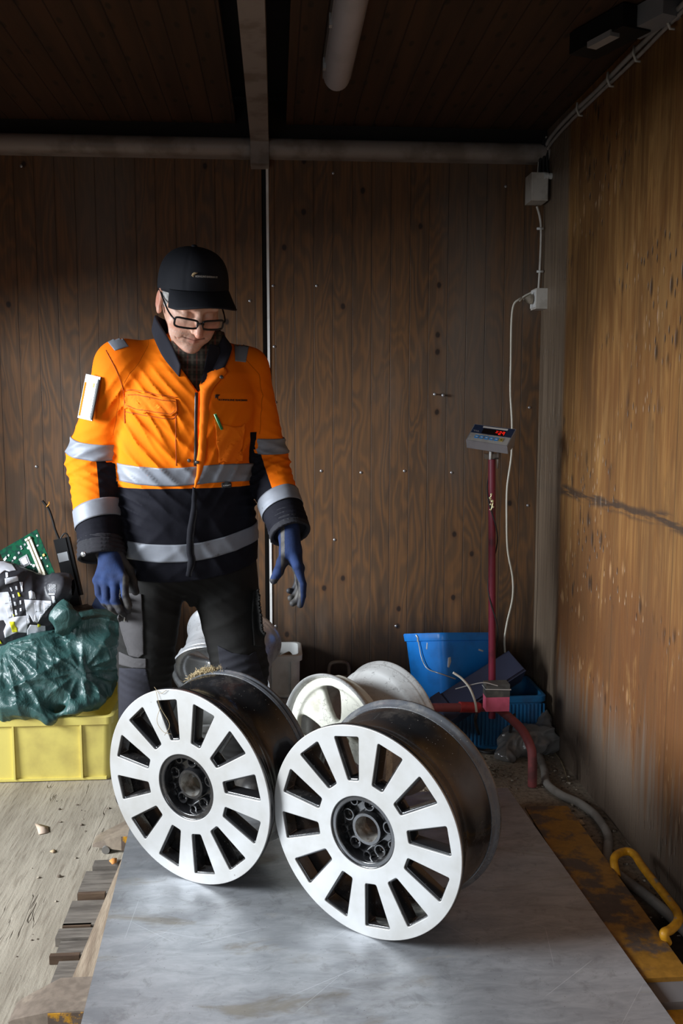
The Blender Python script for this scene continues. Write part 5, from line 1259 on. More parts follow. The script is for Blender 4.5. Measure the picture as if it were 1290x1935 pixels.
# ---------------- collar
COLM = fabric('collar_cloth', (.014, .014, .021), (.02, .02, .029))
def collar():
    # base and top points in the picture with depths, going from the front left tip round the neck to the front right tip
    base = [at(340, 714, 2.655), at(306, 672, 2.660), at(288, 625, 2.71), tw(-.055, -.005, 1.432), tw(.02, -.03, 1.435), tw(.085, .0, 1.425), at(437, 655, 2.745), at(424, 696, 2.69), at(402, 722, 2.67), at(384, 744, 2.665)]
    top = [at(342, 690, 2.635), at(322, 645, 2.650), at(294, 597, 2.70), tw(-.050, .005, 1.50), tw(.03, -.015, 1.505), tw(.075, .015, 1.49), at(420, 634, 2.735), at(399, 672, 2.715), at(386, 705, 2.70), at(378, 738, 2.672)]
    b = catmull(base, 8); t = catmull(top, 8); n = len(b); V = []; nr = 6
    for j in range(nr):
        s = j/(nr-1)
        for i in range(n): V.append(np.array(b[i])*(1-s)+np.array(t[i])*s)
    F = [(j*n+i, j*n+i+1, (j+1)*n+i+1, (j+1)*n+i) for j in range(nr-1) for i in range(n-1)]
    o = mesh('collar', V, F, COLM, jk, True); md = o.modifiers.new('thickness', 'SOLIDIFY'); md.thickness = .008; md.offset = 0
    md = o.modifiers.new('soft', 'SUBSURF'); md.levels = md.render_levels = 1; return o
collar()
# dark zip line and the facing along both edges of the opening
ZIPM = M('zip', (.012, .012, .014), rough=.4)
def stripe(name, pts, w0, mat, parent, off, bv=BJ, thick=.001):
    """narrow strip through measured points laid on the cloth"""
    P = [np.array(p, float) for p in catmull([(a, b, 0) for a, b in pts], 6)]; L = []; Rr = []
    for i, p in enumerate(P):
        t = P[min(i+1, len(P)-1)]-P[max(i-1, 0)]; n = np.array([-t[1], t[0], 0]); n = n/np.linalg.norm(n)
        ww = w0 if np.isscalar(w0) else np.interp(i/(len(P)-1), np.linspace(0, 1, len(w0)), w0)
        L.append(tuple((p+n*ww/2)[:2])); Rr.append(tuple((p-n*ww/2)[:2]))
    V = []
    for a in (L, [tuple((np.array(l)+np.array(r))/2) for l, r in zip(L, Rr)], Rr):
        for q in a:
            d = Vector(ray(*q)).normalized(); h = bv.ray_cast(Vector(O0), d, 8)
            if h[0] is None: h = bv.find_nearest(Vector(at(q[0], q[1], 2.68)))
            nn = h[1] if h[1].dot(d) < 0 else -h[1]; V.append(h[0]+nn*off)
    n = len(L); F = [(j*n+i, j*n+i+1, (j+1)*n+i+1, (j+1)*n+i) for j in range(2) for i in range(n-1)]
    o = mesh(name, V, F, mat, parent, True); md = o.modifiers.new('t', 'SOLIDIFY'); md.thickness = thick; md.offset = 0; return o
ORF = fabric('orange_cloth', ORANGE, (.90, .17, .004)); ORD = M('orange_seam', (.42, .07, .003), rough=.8); NVF = fabric('navy_cloth', NAVY)
stripe('zip', [(371, 742), (370, 790), (370, 840), (369, 880)], 6, ZIPM, jk, .0015)
stripe('front_placket', [(425, 701), (404, 716), (388, 742), (384, 790), (381, 840), (377, 880), (368, 921)], [10, 20, 19, 15, 14, 12, 4], ORF, jk, .0085, thick=.0045)
stripe('front_flap', [(366, 920), (366, 960), (360, 1000), (358, 1040), (361, 1060), (355, 1088)], [6, 12, 13, 14, 13, 10], NVF, jk, .0085, thick=.0045)
jv = bvh_of([c for c in jk.children if c.name.startswith('front_placket')][0])
snap_on(jv, 418, 713, .0055, SNAPD, jk); snap_on(jv, 372, 873, .0055, SNAPD, jk)
# ---------------- pockets and seams
flap = decal('pocket_flap', BJ, [[(238, 740), (262, 741), (300, 749), (334, 754), (334, 778), (326, 786), (314, 786), (262, 778), (237, 771)]], ORF, jk, .005, .0035, 12)
def seamline(pts, m=ORD, w=1.6): stripe('seam', pts, w, m, jk, .0012, thick=.0008)
fv = bvh_of(flap)
for pts in ([(240, 746), (262, 747), (300, 755), (331, 759)], [(238, 767), (262, 774), (314, 782), (325, 781), (331, 775)], [(334, 756), (334, 777)]): stripe('flap_stitching', pts, 1.1, ORD, jk, .0045, fv, .0005)
stripe('flap_shadow_line', [(238, 778), (262, 783), (312, 791), (328, 790), (336, 780)], 1.6, ORD, jk, .0012, BJ, .0006)  # dark strip below the flap, its shadow laid on as colour
seamline([(332, 788), (332, 840), (333, 880)]); seamline([(239, 744), (262, 745), (300, 753), (331, 758)], w=1.0); seamline([(238, 737), (262, 738), (300, 746), (335, 751)], w=1.2)
seamline([(200, 662), (222, 705), (234, 745), (236, 800)], w=1.2)
ptc = decal('chest_pocket', BJ, [[(404, 792), (414, 797), (418, 801), (440, 806), (455, 806), (462, 800), (457, 830), (456, 870), (412, 874), (409, 835)]], ORF, jk, .005, .003, 10)
seamline([(411, 795), (416, 830), (414, 880)], w=1.2)
pv = bvh_of(ptc); d = Vector(ray(412, 795)).normalized(); h = BJ.ray_cast(Vector(O0), d, 8)[0]; pen_a = h-d*.010; h = BJ.ray_cast(Vector(O0), Vector(ray(419, 811)).normalized(), 8)[0]; pen_b = h-d*.011; pen_t = pen_a+(pen_a-pen_b)*.75
pen = thing('pen', pen_b, 'green ballpoint pen clipped in the jacket\'s chest pocket', 'pen')
V, F = tube_vf([pen_t, pen_a, pen_b], [.0035, .0045, .0040], 12); mesh('pen_barrel', V, F, M('green_plastic', (.02, .22, .06), rough=.35), pen, True, 50)
V, F = tube_vf([pen_t-d*.004+Vector((-.003, 0, 0)), pen_b-d*.005+Vector((-.003, 0, 0))], .0014, 8); mesh('pen_clip', V, F, M('light_green', (.25, .65, .35), rough=.3), pen, True)
# logos
LG = M('print_dark', (.035, .012, .008), rough=.7)
def place_text(body, bv, pts, size, mat, parent, name, off=.0022, ext=.0003, sy=1.0, bold=.0):
    p0, p1 = [bv.ray_cast(Vector(O0), Vector(ray(*p)).normalized(), 8) for p in pts]
    if p0[0] is None or p1[0] is None: return
    d = Vector(ray(*pts[0])).normalized(); nn = (p0[1] if p0[1].dot(d) < 0 else -p0[1])+(p1[1] if p1[1].dot(d) < 0 else -p1[1])
    me = text_mesh(body, size, Matrix.Scale(sy, 4, (0, 1, 0)), ext, bold)
    w_ = max(v.co.x for v in me.vertices); L = (p1[0]-p0[0]).length; Mx = frame(p0[0], p1[0]-p0[0], nn)
    for v in me.vertices: v.co.x *= L/w_
    # follow the cloth: snap each vertex
    for v in me.vertices:
        q = Mx @ Vector((v.co.x, v.co.y, .03)); r = bv.ray_cast(q, -nn.normalized(), .08)
        v.co = (r[0] if r[0] is not None else Mx @ v.co)+nn.normalized()*(off+v.co.z)
    return link_mesh(name, me, mat, parent, False)
place_text('KONGLINE ISAKSMAN', BJ, ((412, 757), (466, 758)), .0062, LG, jk, 'lettering', sy=1.2, bold=.0002)
decal('logo', BJ, [[(406, 746), (410, 745), (416, 746), (412, 749), (411, 756), (409, 751), (406, 753)]], LG, jk, .002, .0004)
decal('brand_tab', BJ, [[(417, 912), (434, 910), (435, 920), (418, 922)]], M('tab_black', (.02, .02, .02), rough=.6), jk, .006, .001)
place_text('BLAKLADER', BJ, ((419, 918), (433, 916)), .0050, M('tab_grey', (.35, .34, .33), rough=.6), jk, 'tab_lettering', off=.0078)
# shoulder patches
decal('shoulder_patch', BJ, [[(194, 634), (220, 622), (243, 655), (217, 663)]], TAPE, jk, .0018, .0008)
decal('shoulder_patch', BJ, [[(442, 632), (472, 645), (464, 685), (444, 683)]], TAPE, jk, .0018, .0008)
# ID card on the upper arm
cdp = [Vector(BJ.ray_cast(Vector(O0), Vector(ray(x, y)).normalized(), 8)[0] or at(x, y, 2.71)) for x, y in ((165, 712), (183, 718), (168, 790), (152, 785))]
cc = sum(cdp, Vector())/4; up_ = (Vector(at(175, 710, 2.70))-Vector(at(160, 792, 2.70))).normalized(); nr_ = Vector((-.38, -.92, .10)); rt_ = up_.cross(nr_).normalized()
Mcd = frame(Vector(at(168, 751, 2.678)), rt_, nr_)
cardh = box('card_holder', (-.0245, -.063, -.004), (.0245, .063, .0), M('clear_grey_plastic', (.09, .095, .12), rough=.25), jk, .0015, Mcd)
box('card', (-.0155, -.056, .0), (.0160, .044, .0012), M('card_white', (.66, .66, .66), rough=.35), cardh, .0005, Mcd)
box('card_stripe', (-.0225, -.056, .0), (-.0165, .040, .0012), ORF, cardh, .0002, Mcd); box('holder_frame', (.0190, -.060, .0), (.0235, .055, .002), BLK, cardh, .0005, Mcd)
box('card_photo', (-.006, -.012, .0012), (.010, -.001, .0018), M('photo_grey', (.32, .27, .20), rough=.5), cardh, 0, Mcd); box('card_mark', (.006, .030, .0012), (.011, .042, .0018), ORG, cardh, 0, Mcd)
for yy in (-.026, -.030, -.043): box('card_line', (-.006, yy, .0012), (.008, yy+.0012, .0016), M('ink', (.1, .1, .12), rough=.5), cardh, 0, Mcd)

# ---------------- shirt under the jacket
def plaid():
    N = NT('plaid_shirt'); P = N.pos(); X, Y, Z = N.n('SeparateXYZ', {'Vector': P}).outputs
    a = (.035, .028, .022)
    for src, per, ph, wd, col in ((X, .026, .0, .16, (.11, .095, .075)), (Z, .028, .3, .14, (.10, .085, .065)), (X, .026, .5, .10, (.16, .045, .03)), (Z, .028, .8, .10, (.02, .03, .02))):
        t = N.math('ABSOLUTE', N.math('SUBTRACT', N.math('FRACT', N.math('ADD', N.math('DIVIDE', src, per), ph)), .5)); a = N.mix(N.math('MULTIPLY', N.ramp(t, wd, wd*.7), .55), a, col)
    N.bump(N.noise(P, 60, 3), .4, .003); return N.out(a, .85, 0, .2)
def shirt_f(x, y, z):
    d = s_torso(x, y, z, -.020); nk = tw(.045, .075, 0); c = s_cap(x, y, z, (nk[0], nk[1], 1.34), (nk[0]+.008, nk[1]-.014, 1.445), .062, .058)
    d = smin(d, c, .03)+.003*wav(x, y, z, 3, 30, 3); return smax(smax(d, 1.12-z, .002), z-1.462, .003)
V, F = sdf_mesh(shirt_f, (-.52, 2.58, 1.10), (0, 3.02, 1.50), .005); shirt = mesh('shirt', V, F, plaid(), man, True); BS = bvh_of(shirt)
LIN = fabric('collar_lining', (.010, .010, .015))
decal('lining', BS, [[(410, 655), (416, 690), (400, 718), (384, 748), (374, 752), (382, 712), (389, 676), (396, 650)]], LIN, jk, .010, .006, 6)

# ---------------- head (local frame: r = his left, F = face forwards, U = up)
HY, HP, HRl = .379, .60, -.034; HS = 1.04         # turned to his left, bowed
def rotm(yaw, pitch, roll):
    Fw = Vector((math.sin(yaw)*math.cos(pitch), -math.cos(yaw)*math.cos(pitch), -math.sin(pitch))); Rt = Vector((math.cos(yaw), math.sin(yaw), 0)); Up = Rt.cross(-Fw) if False else (-Fw).cross(Rt)
    if Up.z < 0: Up = -Up
    Mx = Matrix((Rt, Fw, Up)).transposed()
    return Matrix.Rotation(roll, 3, Fw) @ Mx
HR = rotm(HY, HP, HRl); HC = Vector((-.2345, 2.66, 1.540))   # centre of the cranium
HM = HR.to_4x4(); HM.translation = HC; HI = np.array(HR.transposed())
def hw(r, f, u): return HM @ (Vector((r, f, u))*HS)
def hloc(x, y, z):
    a, b, c = (x-HC.x)/HS, (y-HC.y)/HS, (z-HC.z)/HS
    return (HI[0, 0]*a+HI[0, 1]*b+HI[0, 2]*c, HI[1, 0]*a+HI[1, 1]*b+HI[1, 2]*c, HI[2, 0]*a+HI[2, 1]*b+HI[2, 2]*c)
def head_f(x, y, z):
    r, f, u = hloc(x, y, z); ra = np.abs(r)
    d = s_ell(r, f, u, (0, -.012, .018), (.076, .097, .088))                       # cranium
    d = smin(d, s_ell(r, f, u, (0, .030, -.040), (.060, .058, .070)), .030)         # face
    d = smin(d, s_ell(r, f, u, (0, .040, -.088), (.040, .040, .030)), .028)         # jaw
    d = smin(d, s_ell(r, f, u, (0, .074, -.104), (.019, .014, .013)), .018)         # chin
    d = smin(d, s_ell(ra, f, u, (.046, .050, -.034), (.021, .022, .018)), .020)     # cheek bones
    d = smin(d, s_ell(ra, f, u, (.036, .055, -.066), (.020, .022, .020)), .018)     # cheeks, a little slack
    d = smin(d, s_cap(r, f, u, (-.04, .076, .024), (.04, .076, .024), .012, .012), .014)  # brow
    d = smax(d, -s_ell(ra, f, u, (.031, .092, -.001), (.018, .016, .012)), .012)    # eye sockets
    d = smin(d, s_ell(ra, f, u, (.031, .072, -.002), (.0145, .0135, .0125)), .003)  # lids, lowered
    d = smin(d, smin(s_cap(r, f, u, (0, .087, .008), (0, .113, -.038), .0075, .0115), s_ell(ra, f, u, (.012, .099, -.038), (.0085, .010, .0075)), .006), .008)   # nose
    d = smax(d, -s_ell(ra, f, u, (.007, .103, -.0465), (.0035, .005, .004)), .002)
    d = smin(d, s_cap(ra, f, u, (0, .0895, -.0665), (.023, .0800, -.0640), .0040, .0024), .005)  # lips
    d = smin(d, s_cap(ra, f, u, (0, .0875, -.0750), (.020, .080, -.0700), .0048, .0026), .005)
    d = smax(d, -s_cap(ra, f, u, (0, .0955, -.0705), (.031, .0815, -.0640), .0022, .0018), .0014)    # mouth line
    d = smax(d, -s_cap(ra, f, u, (.0215, .096, -.043), (.037, .0835, -.074), .0030, .0020), .006)    # nasolabial fold
    for k_, (a, b) in enumerate((((.040, .084, -.084), (.052, .060, -.058)), ((.054, .062, -.020), (.064, .045, -.048)), ((.030, .088, -.088), (.040, .080, -.074)))):
        d = smax(d, -s_cap(ra, f, u, a, b, .0020, .0014), .005)
    # ears
    e = s_ell(ra, f, u, (.080, -.016, -.012), (.0085, .0175, .031)); e = smax(e, -s_ell(ra, f, u, (.091, -.010, -.012), (.007, .010, .020)), .004); e = smin(e, s_ell(ra, f, u, (.079, -.006, -.038), (.006, .008, .010)), .005)
    d = smin(d, e, .005)
    # neck down into the collar
    n0 = HI @ np.array(Vector(tw(.035, .02, 1.40))-HC)/HS; d = smin(d, s_cap(r, f, u, (0, -.030, -.050), n0, .056, .060), .025)
    m = np.abs(d) < .02; dd = np.zeros_like(d); dd[m] = .0007*wav(x[m], y[m], z[m], 8, 95, 4)+.0004*wav(x[m], y[m], z[m], 9, 210, 3)
    return d+dd
V, F = sdf_mesh(head_f, tuple(HC-Vector((.16, .20, .22))), tuple(HC+Vector((.16, .19, .13))), .0024)
def skin():
    N = NT('skin'); P = N.pos(); f = N.noise(P, 30, 5); g = N.noise(P, 9, 3)
    a = N.mix(N.ramp(f, .35, .68), (.74, .46, .345), (.63, .34, .235)); a = N.mix(N.math('MULTIPLY', N.ramp(g, .45, .65), .4), a, (.62, .24, .17))
    a = N.mix(N.math('MULTIPLY', N.ramp(N.attr('blush'), 0, 1), .45), a, (.60, .16, .11))
    st = N.ramp(N.attr('stubble'), 0, 1); a = N.mix(N.math('MULTIPLY', N.math('MULTIPLY', st, N.ramp(N.noise(P, 420, 2), .45, .6)), .5), a, (.42, .36, .33))
    a = N.mix(N.math('MULTIPLY', N.ramp(N.attr('lips'), .2, .8), .6), a, (.42, .15, .12))
    a = N.mix(N.math('MULTIPLY', N.attr('mline'), .75), a, (.16, .05, .04))
    wr = N.noise(N.pos((1, 1, 2.2)), 70, 4, .6, 1.0)
    N.bump(N.math('ADD', N.math('MULTIPLY', wr, 1.0), N.math('MULTIPLY', N.noise(P, 330, 2), .35)), .35, .003)
    N.b.inputs['Subsurface Weight'].default_value = .12; N.b.inputs['Subsurface Radius'].default_value = (.012, .005, .003); N.b.inputs['Subsurface Scale'].default_value = .5
    return N.out(a, .42, 0, .4)
SK = skin(); hd = mesh('head', V, F, SK, man, True)
r, f, u = hloc(V[:, 0], V[:, 1], V[:, 2]); G = lambda c, s: np.exp(-(((np.abs(r)-c[0])/s[0])**2+((f-c[1])/s[1])**2+((u-c[2])/s[2])**2))
vattr(hd, 'blush', np.clip(G((0, .115, -.036), (.016, .02, .018))+.8*G((.045, .065, -.04), (.02, .03, .018))+.9*G((.085, -.016, -.012), (.012, .03, .04)), 0, 1))
vattr(hd, 'stubble', np.clip((u < -.05)*(f > .0)*1.0, 0, 1)*(1-G((0, .09, -.07), (.02, .02, .008))))
vattr(hd, 'mline', np.clip(1.6*np.exp(-((u+.0690-.10*np.abs(r)*.9)/.0016)**2)*(np.abs(r) < .031)*(f > .06), 0, 1))
vattr(hd, 'lips', np.clip(1.4*G((.006, .092, -.0665), (.014, .012, .0035))+1.4*G((.004, .092, -.0755), (.012, .012, .004)), 0, 1))
# grey hair at the temples and nape, short
HAIR = M('grey_hair', (.52, .50, .48), (.25, .235, .22), 260, .4, .6, rough=.6, bump=.6, bscale=400, stretch=(1, 1, .35))
def hair_f(x, y, z):
    r, f, u = hloc(x, y, z); ra = np.abs(r)
    d = s_ell(r, f, u, (0, -.014, .016), (.0790, .0985, .0880))
    side_ = smax(smax(d, f-(.026+.25*(u-.0)), .004), -(u+.030+np.where(f > -.03, .0, .02)), .004)
    side_ = smax(side_, -s_ell(ra, f, u, (.088, -.018, -.018), (.03, .020, .030)), .004)
    m = np.abs(side_) < .01; dd = np.zeros_like(side_); dd[m] = .0012*wav(x[m], y[m], z[m], 4, 300, 4); return side_+dd
V, F = sdf_mesh(hair_f, tuple(HC-Vector((.13, .15, .15))), tuple(HC+Vector((.13, .15, .13))), .003); mesh('hair', V, F, HAIR, hd, True)
# eyebrows
parts = []
for sg in (-1, 1):
    for i in range(90):
        t = rng.random(); c = Vector((sg*(.014+.034*t), .0875-.018*t*t, .018+.005*math.sin(3*t)+rng.normal()*.0018)); dr = Vector((sg*.006, .0005, rng.normal()*.0015)); parts.append(tube_vf([tuple(hw(*(c-dr*.5))), tuple(hw(*(c+dr*.5)))], [.0006, .0003], 4))
V, F = merge_vf(parts); mesh('eyebrows', V, F, M('brow_hair', (.30, .27, .24), rough=.7), hd, True)
# ---------------- glasses
GM = M('glasses_frame', (.010, .010, .012), rough=.25); gl_ = thing('glasses', hw(0, .10, -.01), 'black rectangular framed glasses low on the man\'s nose', 'glasses')
def lens_loop(sg, n=36, gx=0):
    out = []
    for k in range(n):
        a = 2*math.pi*k/n; ca, sa = math.cos(a), math.sin(a); e = .42
        x = .0295*math.copysign(abs(ca)**e, ca); y = (.0125+.001*x*sg/.03)*math.copysign(abs(sa)**e, sa)
        rr = sg*.0365+x; out.append((rr, .108-2.6*(rr*rr)-.10*(y), -.013+y))
    return out
for sg in (-1, 1):
    L = [tuple(hw(*p)) for p in lens_loop(sg)]; V, F = tube_vf(L, [.0029], 8, True); mesh('lens_frame', V, F, GM, gl_, True)
    nl = NT('lens_glass'); nl.b.inputs['Transmission Weight'].default_value = 1; nl.b.inputs['IOR'].default_value = 1.15; lm = nl.out((.95, .97, 1), .02, 0, .6)
    c = sum((Vector(p) for p in L), Vector())/len(L); V = [c]+L; F = [(0, 1+i, 1+(i+1) % len(L)) for i in range(len(L))]; mesh('lens', V, F, lm, gl_, True)
    tube('temple', [hw(sg*.064, .099, -.008), hw(sg*.071, .092, -.005), hw(sg*.077, .060, -.002), hw(sg*.080, .010, .006), hw(sg*.083, -.016, .014), hw(sg*.083, -.030, .004)], .0024, GM, gl_, 8)
tube('bridge', [hw(-.009, .108, -.011), hw(0, .112, -.007), hw(.009, .108, -.011)], .0028, GM, gl_, 8)
# ---------------- cap
KR = rotm(.345, .272, .025); KM = KR.to_4x4(); KM.translation = Vector((-.2252, 2.668, 1.5592))
def kw(r, f, u): return KM @ (Vector((r, f, u))*1.10)
CAPM = fabric('cap_cloth', (.010, .011, .015), (.014, .015, .020), 1200, .8, .2)
cap = thing('cap', hw(0, 0, .09), 'black baseball cap with a small printed logo on the man\'s head', 'cap')
def crown():
    V = []; F = []; na, nr = 96, 28; tilt = .10
    for j in range(nr+1):
        t = j/nr; el = (math.pi/2)*(1-t)           # from top to band
        for i in range(na):
            a = 2*math.pi*i/na; rr = math.cos(el)**.86 if el < math.pi/2 else 0; zz = math.sin(el)**.92
            fr = max(0, math.cos(a)); R1_, R2_ = .0885, .1105
            r_ = R1_*rr*math.sin(a); f_ = -.012+R2_*rr*math.cos(a); u_ = .030+.002*0+.084*zz*(1+.09*fr*rr)
            if zz < .35: u_ = .030+.084*zz
            s_ = 1+.004*math.sin(5*a+3*zz)+.003*math.sin(9*a-5*zz)
            # panel seams
            for q in range(6):
                da = abs((a-math.pi/6-q*math.pi/3+math.pi) % (2*math.pi)-math.pi); s_ -= .016*math.exp(-(da/.030)**2)*(rr > .1)
            # lower edge: dips at the back and rises over the ears
            u_ -= (1-zz)**3*(.022+.010*math.cos(2*a)*0)
            V.append(kw(r_*s_, f_*s_, u_))
    for j in range(nr):
        for i in range(na): F.append((j*na+i, j*na+(i+1) % na, (j+1)*na+(i+1) % na, (j+1)*na+i))
    o = mesh('crown', V, F, CAPM, cap, True); md = o.modifiers.new('t', 'SOLIDIFY'); md.thickness = .003; md.offset = 1; return o
cr_ = crown()
V, F = ball_vf((0, 0, 0), .0075, 16, 8, (1, 1, .5)); V = [tuple(kw(v[0], v[1]-.012, v[2]+.116)) for v in V]; mesh('top_button', V, F, CAPM, cap)
def brim():
    V = []; F = []; nu, nv = 36, 14
    for j in range(nv+1):
        v = j/nv
        for i in range(nu+1):
            s = -1+2*i/nu; a = s*1.02
            br, bf = .0880*math.sin(a), -.012+.1100*math.cos(a)              # on the crown edge
            th_ = s*1.42; tr, tf_ = .0850*math.copysign(abs(math.sin(th_))**.92, s), .040+.128*math.cos(th_)**.62
            r_ = br+(tr-br)*v; f_ = bf+(tf_-bf)*v; arch = -.017*(r_/.085)**2; droop = -.020*v-.006*v*v
            V.append(kw(r_, f_, .016+arch*(.25+.75*v)+droop+.004))
    for j in range(nv):
        for i in range(nu): k = j*(nu+1)+i; F.append((k, k+1, k+nu+2, k+nu+1))
    o = mesh('brim', V, F, CAPM, cap, True); md = o.modifiers.new('t', 'SOLIDIFY'); md.thickness = .0035; md.offset = 0; return o
brim(); bc = bvh_of(cr_)
place_text('KONGLINE ISAKSMAN OY', bc, ((368, 524), (410, 526)), .0060, M('cap_print', (.34, .31, .28), rough=.6), cap, 'lettering', off=.0048, sy=1.15, bold=.00015)
decal('logo', bc, [[(362, 521), (364, 517), (367, 515), (374, 516), (368, 519), (366, 524), (364, 520)]], M('cap_logo', (.42, .30, .16), rough=.6), cap, .0040, .0003)

# ---------------- trousers
HL = [tw(-.100, .0, .80), at(276, 1248, 2.82), at(270, 1440, 2.91)]; HRr = [tw(.098, .0, .80), at(453, 1262, 2.83), at(462, 1440, 2.92)]
def trouser_f(x, y, z):
    d = s_ell(x, y, z, tw(0, -.002, .80), (.178, .135, .13), (TU, -TF, (0, 0, 1)))
    l = smin(s_cap(x, y, z, HL[0], HL[1], .106, .084), s_cap(x, y, z, HL[1], HL[2], .084, .080), .02)
    r_ = smin(s_cap(x, y, z, HRr[0], HRr[1], .111, .085), s_cap(x, y, z, HRr[1], HRr[2], .084, .080), .02)
    d = smin(d, smin(l, r_, .004), .03); d = smin(d, s_cap(x, y, z, tw(.008, .015, .72), tw(.004, .012, .640), .062, .010), .015); d = smax(d, z-.90, .01); d = smax(d, .075-z, .004)
    m = np.abs(d) < .03; X, Y, Z = x[m], y[m], z[m]; dd = np.zeros_like(d)
    w_ = .0030*wav(X, Y, Z, 61, 19, 4)+.0014*wav(X, Y, Z, 62, 45, 4)
    for i, (H, sg) in enumerate(((HL, 1), (HRr, -1))):
        w_ = w_+fold(X, Y, Z, H[1], np.array([.3*sg, 0, .95]), .007, .055, .09, 20+i)+fold(X, Y, Z, (np.array(H[0])+np.array(H[1]))/2+np.array([.02*sg, -.05, 0]), np.array([.5*sg, 0, .8]), .0035, .11, .10, 22+i)+fold(X, Y, Z, H[2], np.array([.1*sg, 0, 1.]), .010, .05, .09, 24+i)
    w_ = w_+fold(X, Y, Z, tw(0, .12, .70), np.array([.6, 0, .8]), .005, .06, .09, 26)
    dd[m] = w_; return d+dd
V, F = sdf_mesh(trouser_f, (-.56, 2.66, .06), (.14, 3.08, .92), .005)
TRM = fabric('trouser_cloth', (.009, .0085, .008), (.014, .013, .012)); GRY = fabric('grey_cloth', (.070, .066, .068), (.055, .052, .054)); KNE = fabric('knee_cloth', (.018, .018, .024))
tr = mesh('trousers', V, F, TRM, man, True); BT = bvh_of(tr)
decal('thigh_pocket', BT, [[(236, 1120), (268, 1122), (271, 1180), (272, 1236), (262, 1242), (245, 1238), (232, 1195), (222, 1150), (215, 1130)]], GRY, tr, .005, .006, 8)
decal('knee_band', BT, [[(226, 1232), (256, 1244), (276, 1244), (276, 1262), (250, 1262), (226, 1255)]], GRY, tr, .003, .003)
decal('knee_panel', BT, [[(226, 1262), (276, 1264), (290, 1330), (290, 1400), (226, 1400)]], fabric('shin_cloth', (.030, .030, .040)), tr, .0025, .002)
decal('knee_panel', BT, [[(412, 1220), (440, 1234), (470, 1238), (482, 1230), (500, 1290), (490, 1360), (425, 1340)]], KNE, tr, .003, .003)
decal('thigh_pocket', BT, [[(476, 1118), (496, 1110), (498, 1200), (494, 1222), (478, 1220), (474, 1160)]], TRM, tr, .005, .006, 8)
zp_ = stripe('zip_pull', [(239, 1158), (241, 1172)], 2.2, SNAP, tr, .013, BT)
# ---------------- boots
BOOT = M('boot_leather', (.020, .018, .017), (.05, .045, .04), 14, rough=.5, bump=.2)
for H, yaw_ in ((HL, -.25), (HRr, .25)):
    ax_, ay_ = H[2][0], H[2][1]; dv = np.array([math.sin(yaw_), -math.cos(yaw_), 0])
    def bf_(x, y, z, ax_=ax_, ay_=ay_, dv=dv):
        p0 = np.array([ax_, ay_, .055])-dv*.03; p1 = np.array([ax_, ay_, .045])+dv*.12
        d = s_cap(x, y, z, p0, p1, .047, .040); d = smin(d, s_cap(x, y, z, (ax_, ay_, .06), (ax_, ay_, .16), .05, .05), .03); return smax(d, .002-z, .006)
    c = np.array([ax_, ay_, 0]); V, F = sdf_mesh(bf_, c+np.array([-.12, -.22, -.01]), c+np.array([.12, .13, .24]), .005); bt = mesh('boot', V, F, BOOT, man, True)
# ---------------- gloves
def glove_mat():
    N = NT('work_glove'); P = N.pos(); k = N.ramp(N.attr('palm'), -.1, .1); f = N.noise(P, 22, 5); rib = N.noise(N.pos((1, 1, .25)), 260, 2)
    b_ = N.mix(N.ramp(f, .35, .65), (.012, .029, .095), (.008, .018, .06)); d_ = N.mix(N.ramp(f, .4, .65), (.020, .020, .025), (.055, .05, .045))
    N.bump(N.math('ADD', N.math('MULTIPLY', rib, .5), f), .4, .002); return N.out(N.mix(k, b_, d_), N.math('SUBTRACT', .85, N.math('MULTIPLY', k, .25)), 0, .3)
GLM = glove_mat()
def glove(name, wrist, wend, palm_pts, fingers, thumb, palm_fn, lo, hi):
    def f(x, y, z):
        d = s_cap(x, y, z, wrist, wend, .034, .031)
        for kp in palm_pts: d = smin(d, s_cap(x, y, z, wend, kp, .026, .0135), .012)
        for a, b in zip(palm_pts[:-1], palm_pts[1:]): d = smin(d, s_cap(x, y, z, a, b, .0135, .0135), .006)
        for P, R in fingers: d = smin(d, s_chain(x, y, z, P, R, .003), .0035)
        d = smin(d, s_chain(x, y, z, thumb[0], thumb[1], .006), .012)
        m = np.abs(d) < .012; dd = np.zeros_like(d); dd[m] = .0010*wav(x[m], y[m], z[m], 77, 90, 4); return d+dd
    V, F = sdf_mesh(f, lo, hi, .0022); o = mesh(name, V, F, GLM, man, True); vattr(o, 'palm', palm_fn(V)); return o
# his right hand (left in the picture): back of the hand to the camera
w1 = np.array(A1[2]); kn = [at(184, 1096, 2.625), at(200, 1101, 2.608), at(217, 1103, 2.600), at(234, 1094, 2.603)]
fin = [([kn[0], at(187, 1122, 2.600), at(198, 1139, 2.592), at(209, 1149, 2.602)], [.0118, .0108, .0100, .0092]),
       ([kn[1], at(201, 1131, 2.582), at(211, 1148, 2.578), at(221, 1156, 2.592)], [.0125, .0115, .0105, .0098]),
       ([kn[2], at(217, 1134, 2.575), at(227, 1153, 2.574), at(234, 1160, 2.590)], [.0128, .0118, .0108, .0100]),
       ([kn[3], at(236, 1124, 2.580), at(242, 1144, 2.580), at(242, 1155, 2.596)], [.0125, .0115, .0105, .0096])]
th = ([at(222, 1050, 2.66), at(242, 1078, 2.665), at(250, 1100, 2.668), at(256, 1118, 2.662)], [.018, .0155, .0135, .0115])
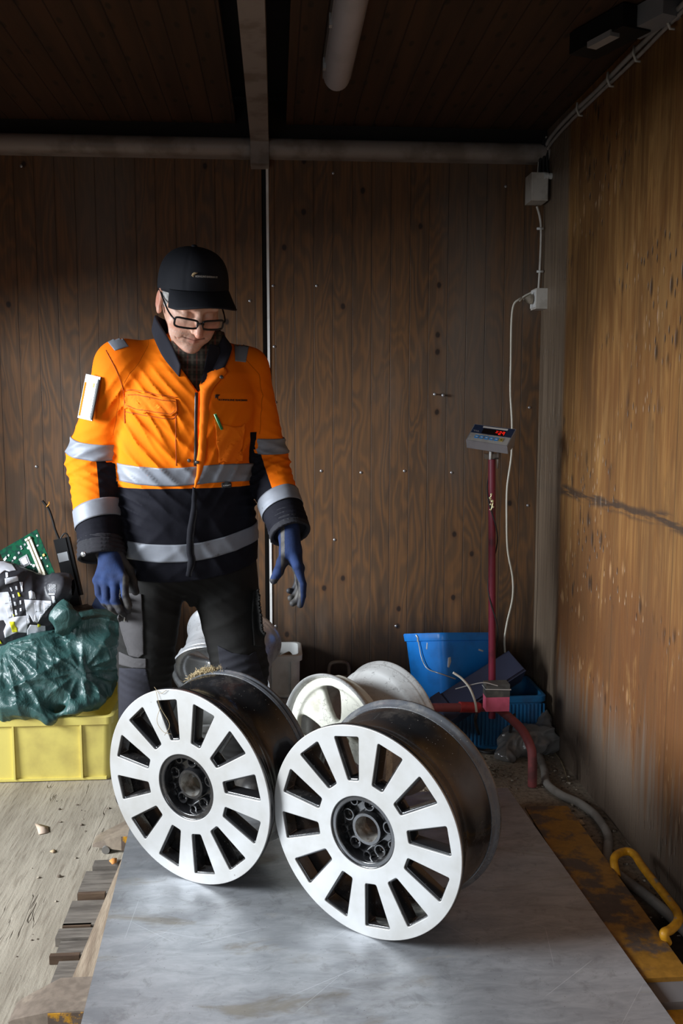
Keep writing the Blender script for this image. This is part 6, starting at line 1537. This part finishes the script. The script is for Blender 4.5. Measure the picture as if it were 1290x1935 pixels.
def pf1(V): # palm side: pushed behind the plane through the knuckles, thumb and index edge
    px = (V[:, 0]-kn[0][0]); e = V[:, 0]-(at(239, 1080, 2.62)[0]-.006); b_ = V[:, 1]-2.640+.0*px; tip = (at(225, 1132, 2.6)[2]-V[:, 2])*.7-.006
    return np.clip(np.maximum(np.maximum(e, b_), tip)*40, -1, 1)
glove('glove', w1+np.array([0, .0, .02]), at(208, 1055, 2.655), kn, fin, th, pf1, (-.56, 2.52, .60), (-.36, 2.74, .94))
# his left hand: seen from the thumb side
w2 = np.array(A2[2]); kn2 = [at(562, 1070, 2.600), at(566, 1074, 2.625), at(565, 1076, 2.650), at(562, 1076, 2.672)]
fin2 = [([kn2[0], at(571, 1104, 2.590), at(571, 1126, 2.585), at(567, 1143, 2.588)], [.0128, .0118, .0108, .0095]),
        ([kn2[1], at(569, 1112, 2.618), at(562, 1134, 2.615), at(553, 1140, 2.612)], [.0125, .0115, .0105, .0095]),
        ([kn2[2], at(566, 1110, 2.648), at(556, 1128, 2.640), at(549, 1130, 2.632)], [.012, .011, .010, .009]),
        ([kn2[3], at(562, 1102, 2.670), at(553, 1118, 2.662), at(546, 1116, 2.652)], [.011, .010, .009, .0085])]
th2 = ([at(541, 1042, 2.640), at(533, 1062, 2.615), at(526, 1080, 2.600), at(517, 1097, 2.592)], [.018, .0155, .0135, .0115])
def pf2(V):
    xl = np.interp(V[:, 2], [at(560, 1145, 2.6)[2], at(552, 1100, 2.6)[2], at(540, 1058, 2.6)[2], at(520, 1040, 2.6)[2]], [at(569, 1145, 2.6)[0], at(566, 1100, 2.6)[0], at(543, 1058, 2.6)[0], at(480, 1040, 2.6)[0]])
    th_ = np.minimum(at(528, 1062, 2.6)[0]-V[:, 0]+.0, .01); low = (at(520, 1092, 2.6)[2]-V[:, 2])
    back = np.where(V[:, 0] < at(538, 1070, 2.6)[0], np.maximum(-.004-th_, low), xl-V[:, 0]); return np.clip(back*60, -1, 1)
glove('glove', w2+np.array([0, .0, .02]), at(549, 1040, 2.645), kn2, fin2, th2, pf2, (-.05, 2.53, .62), (.14, 2.76, .96))
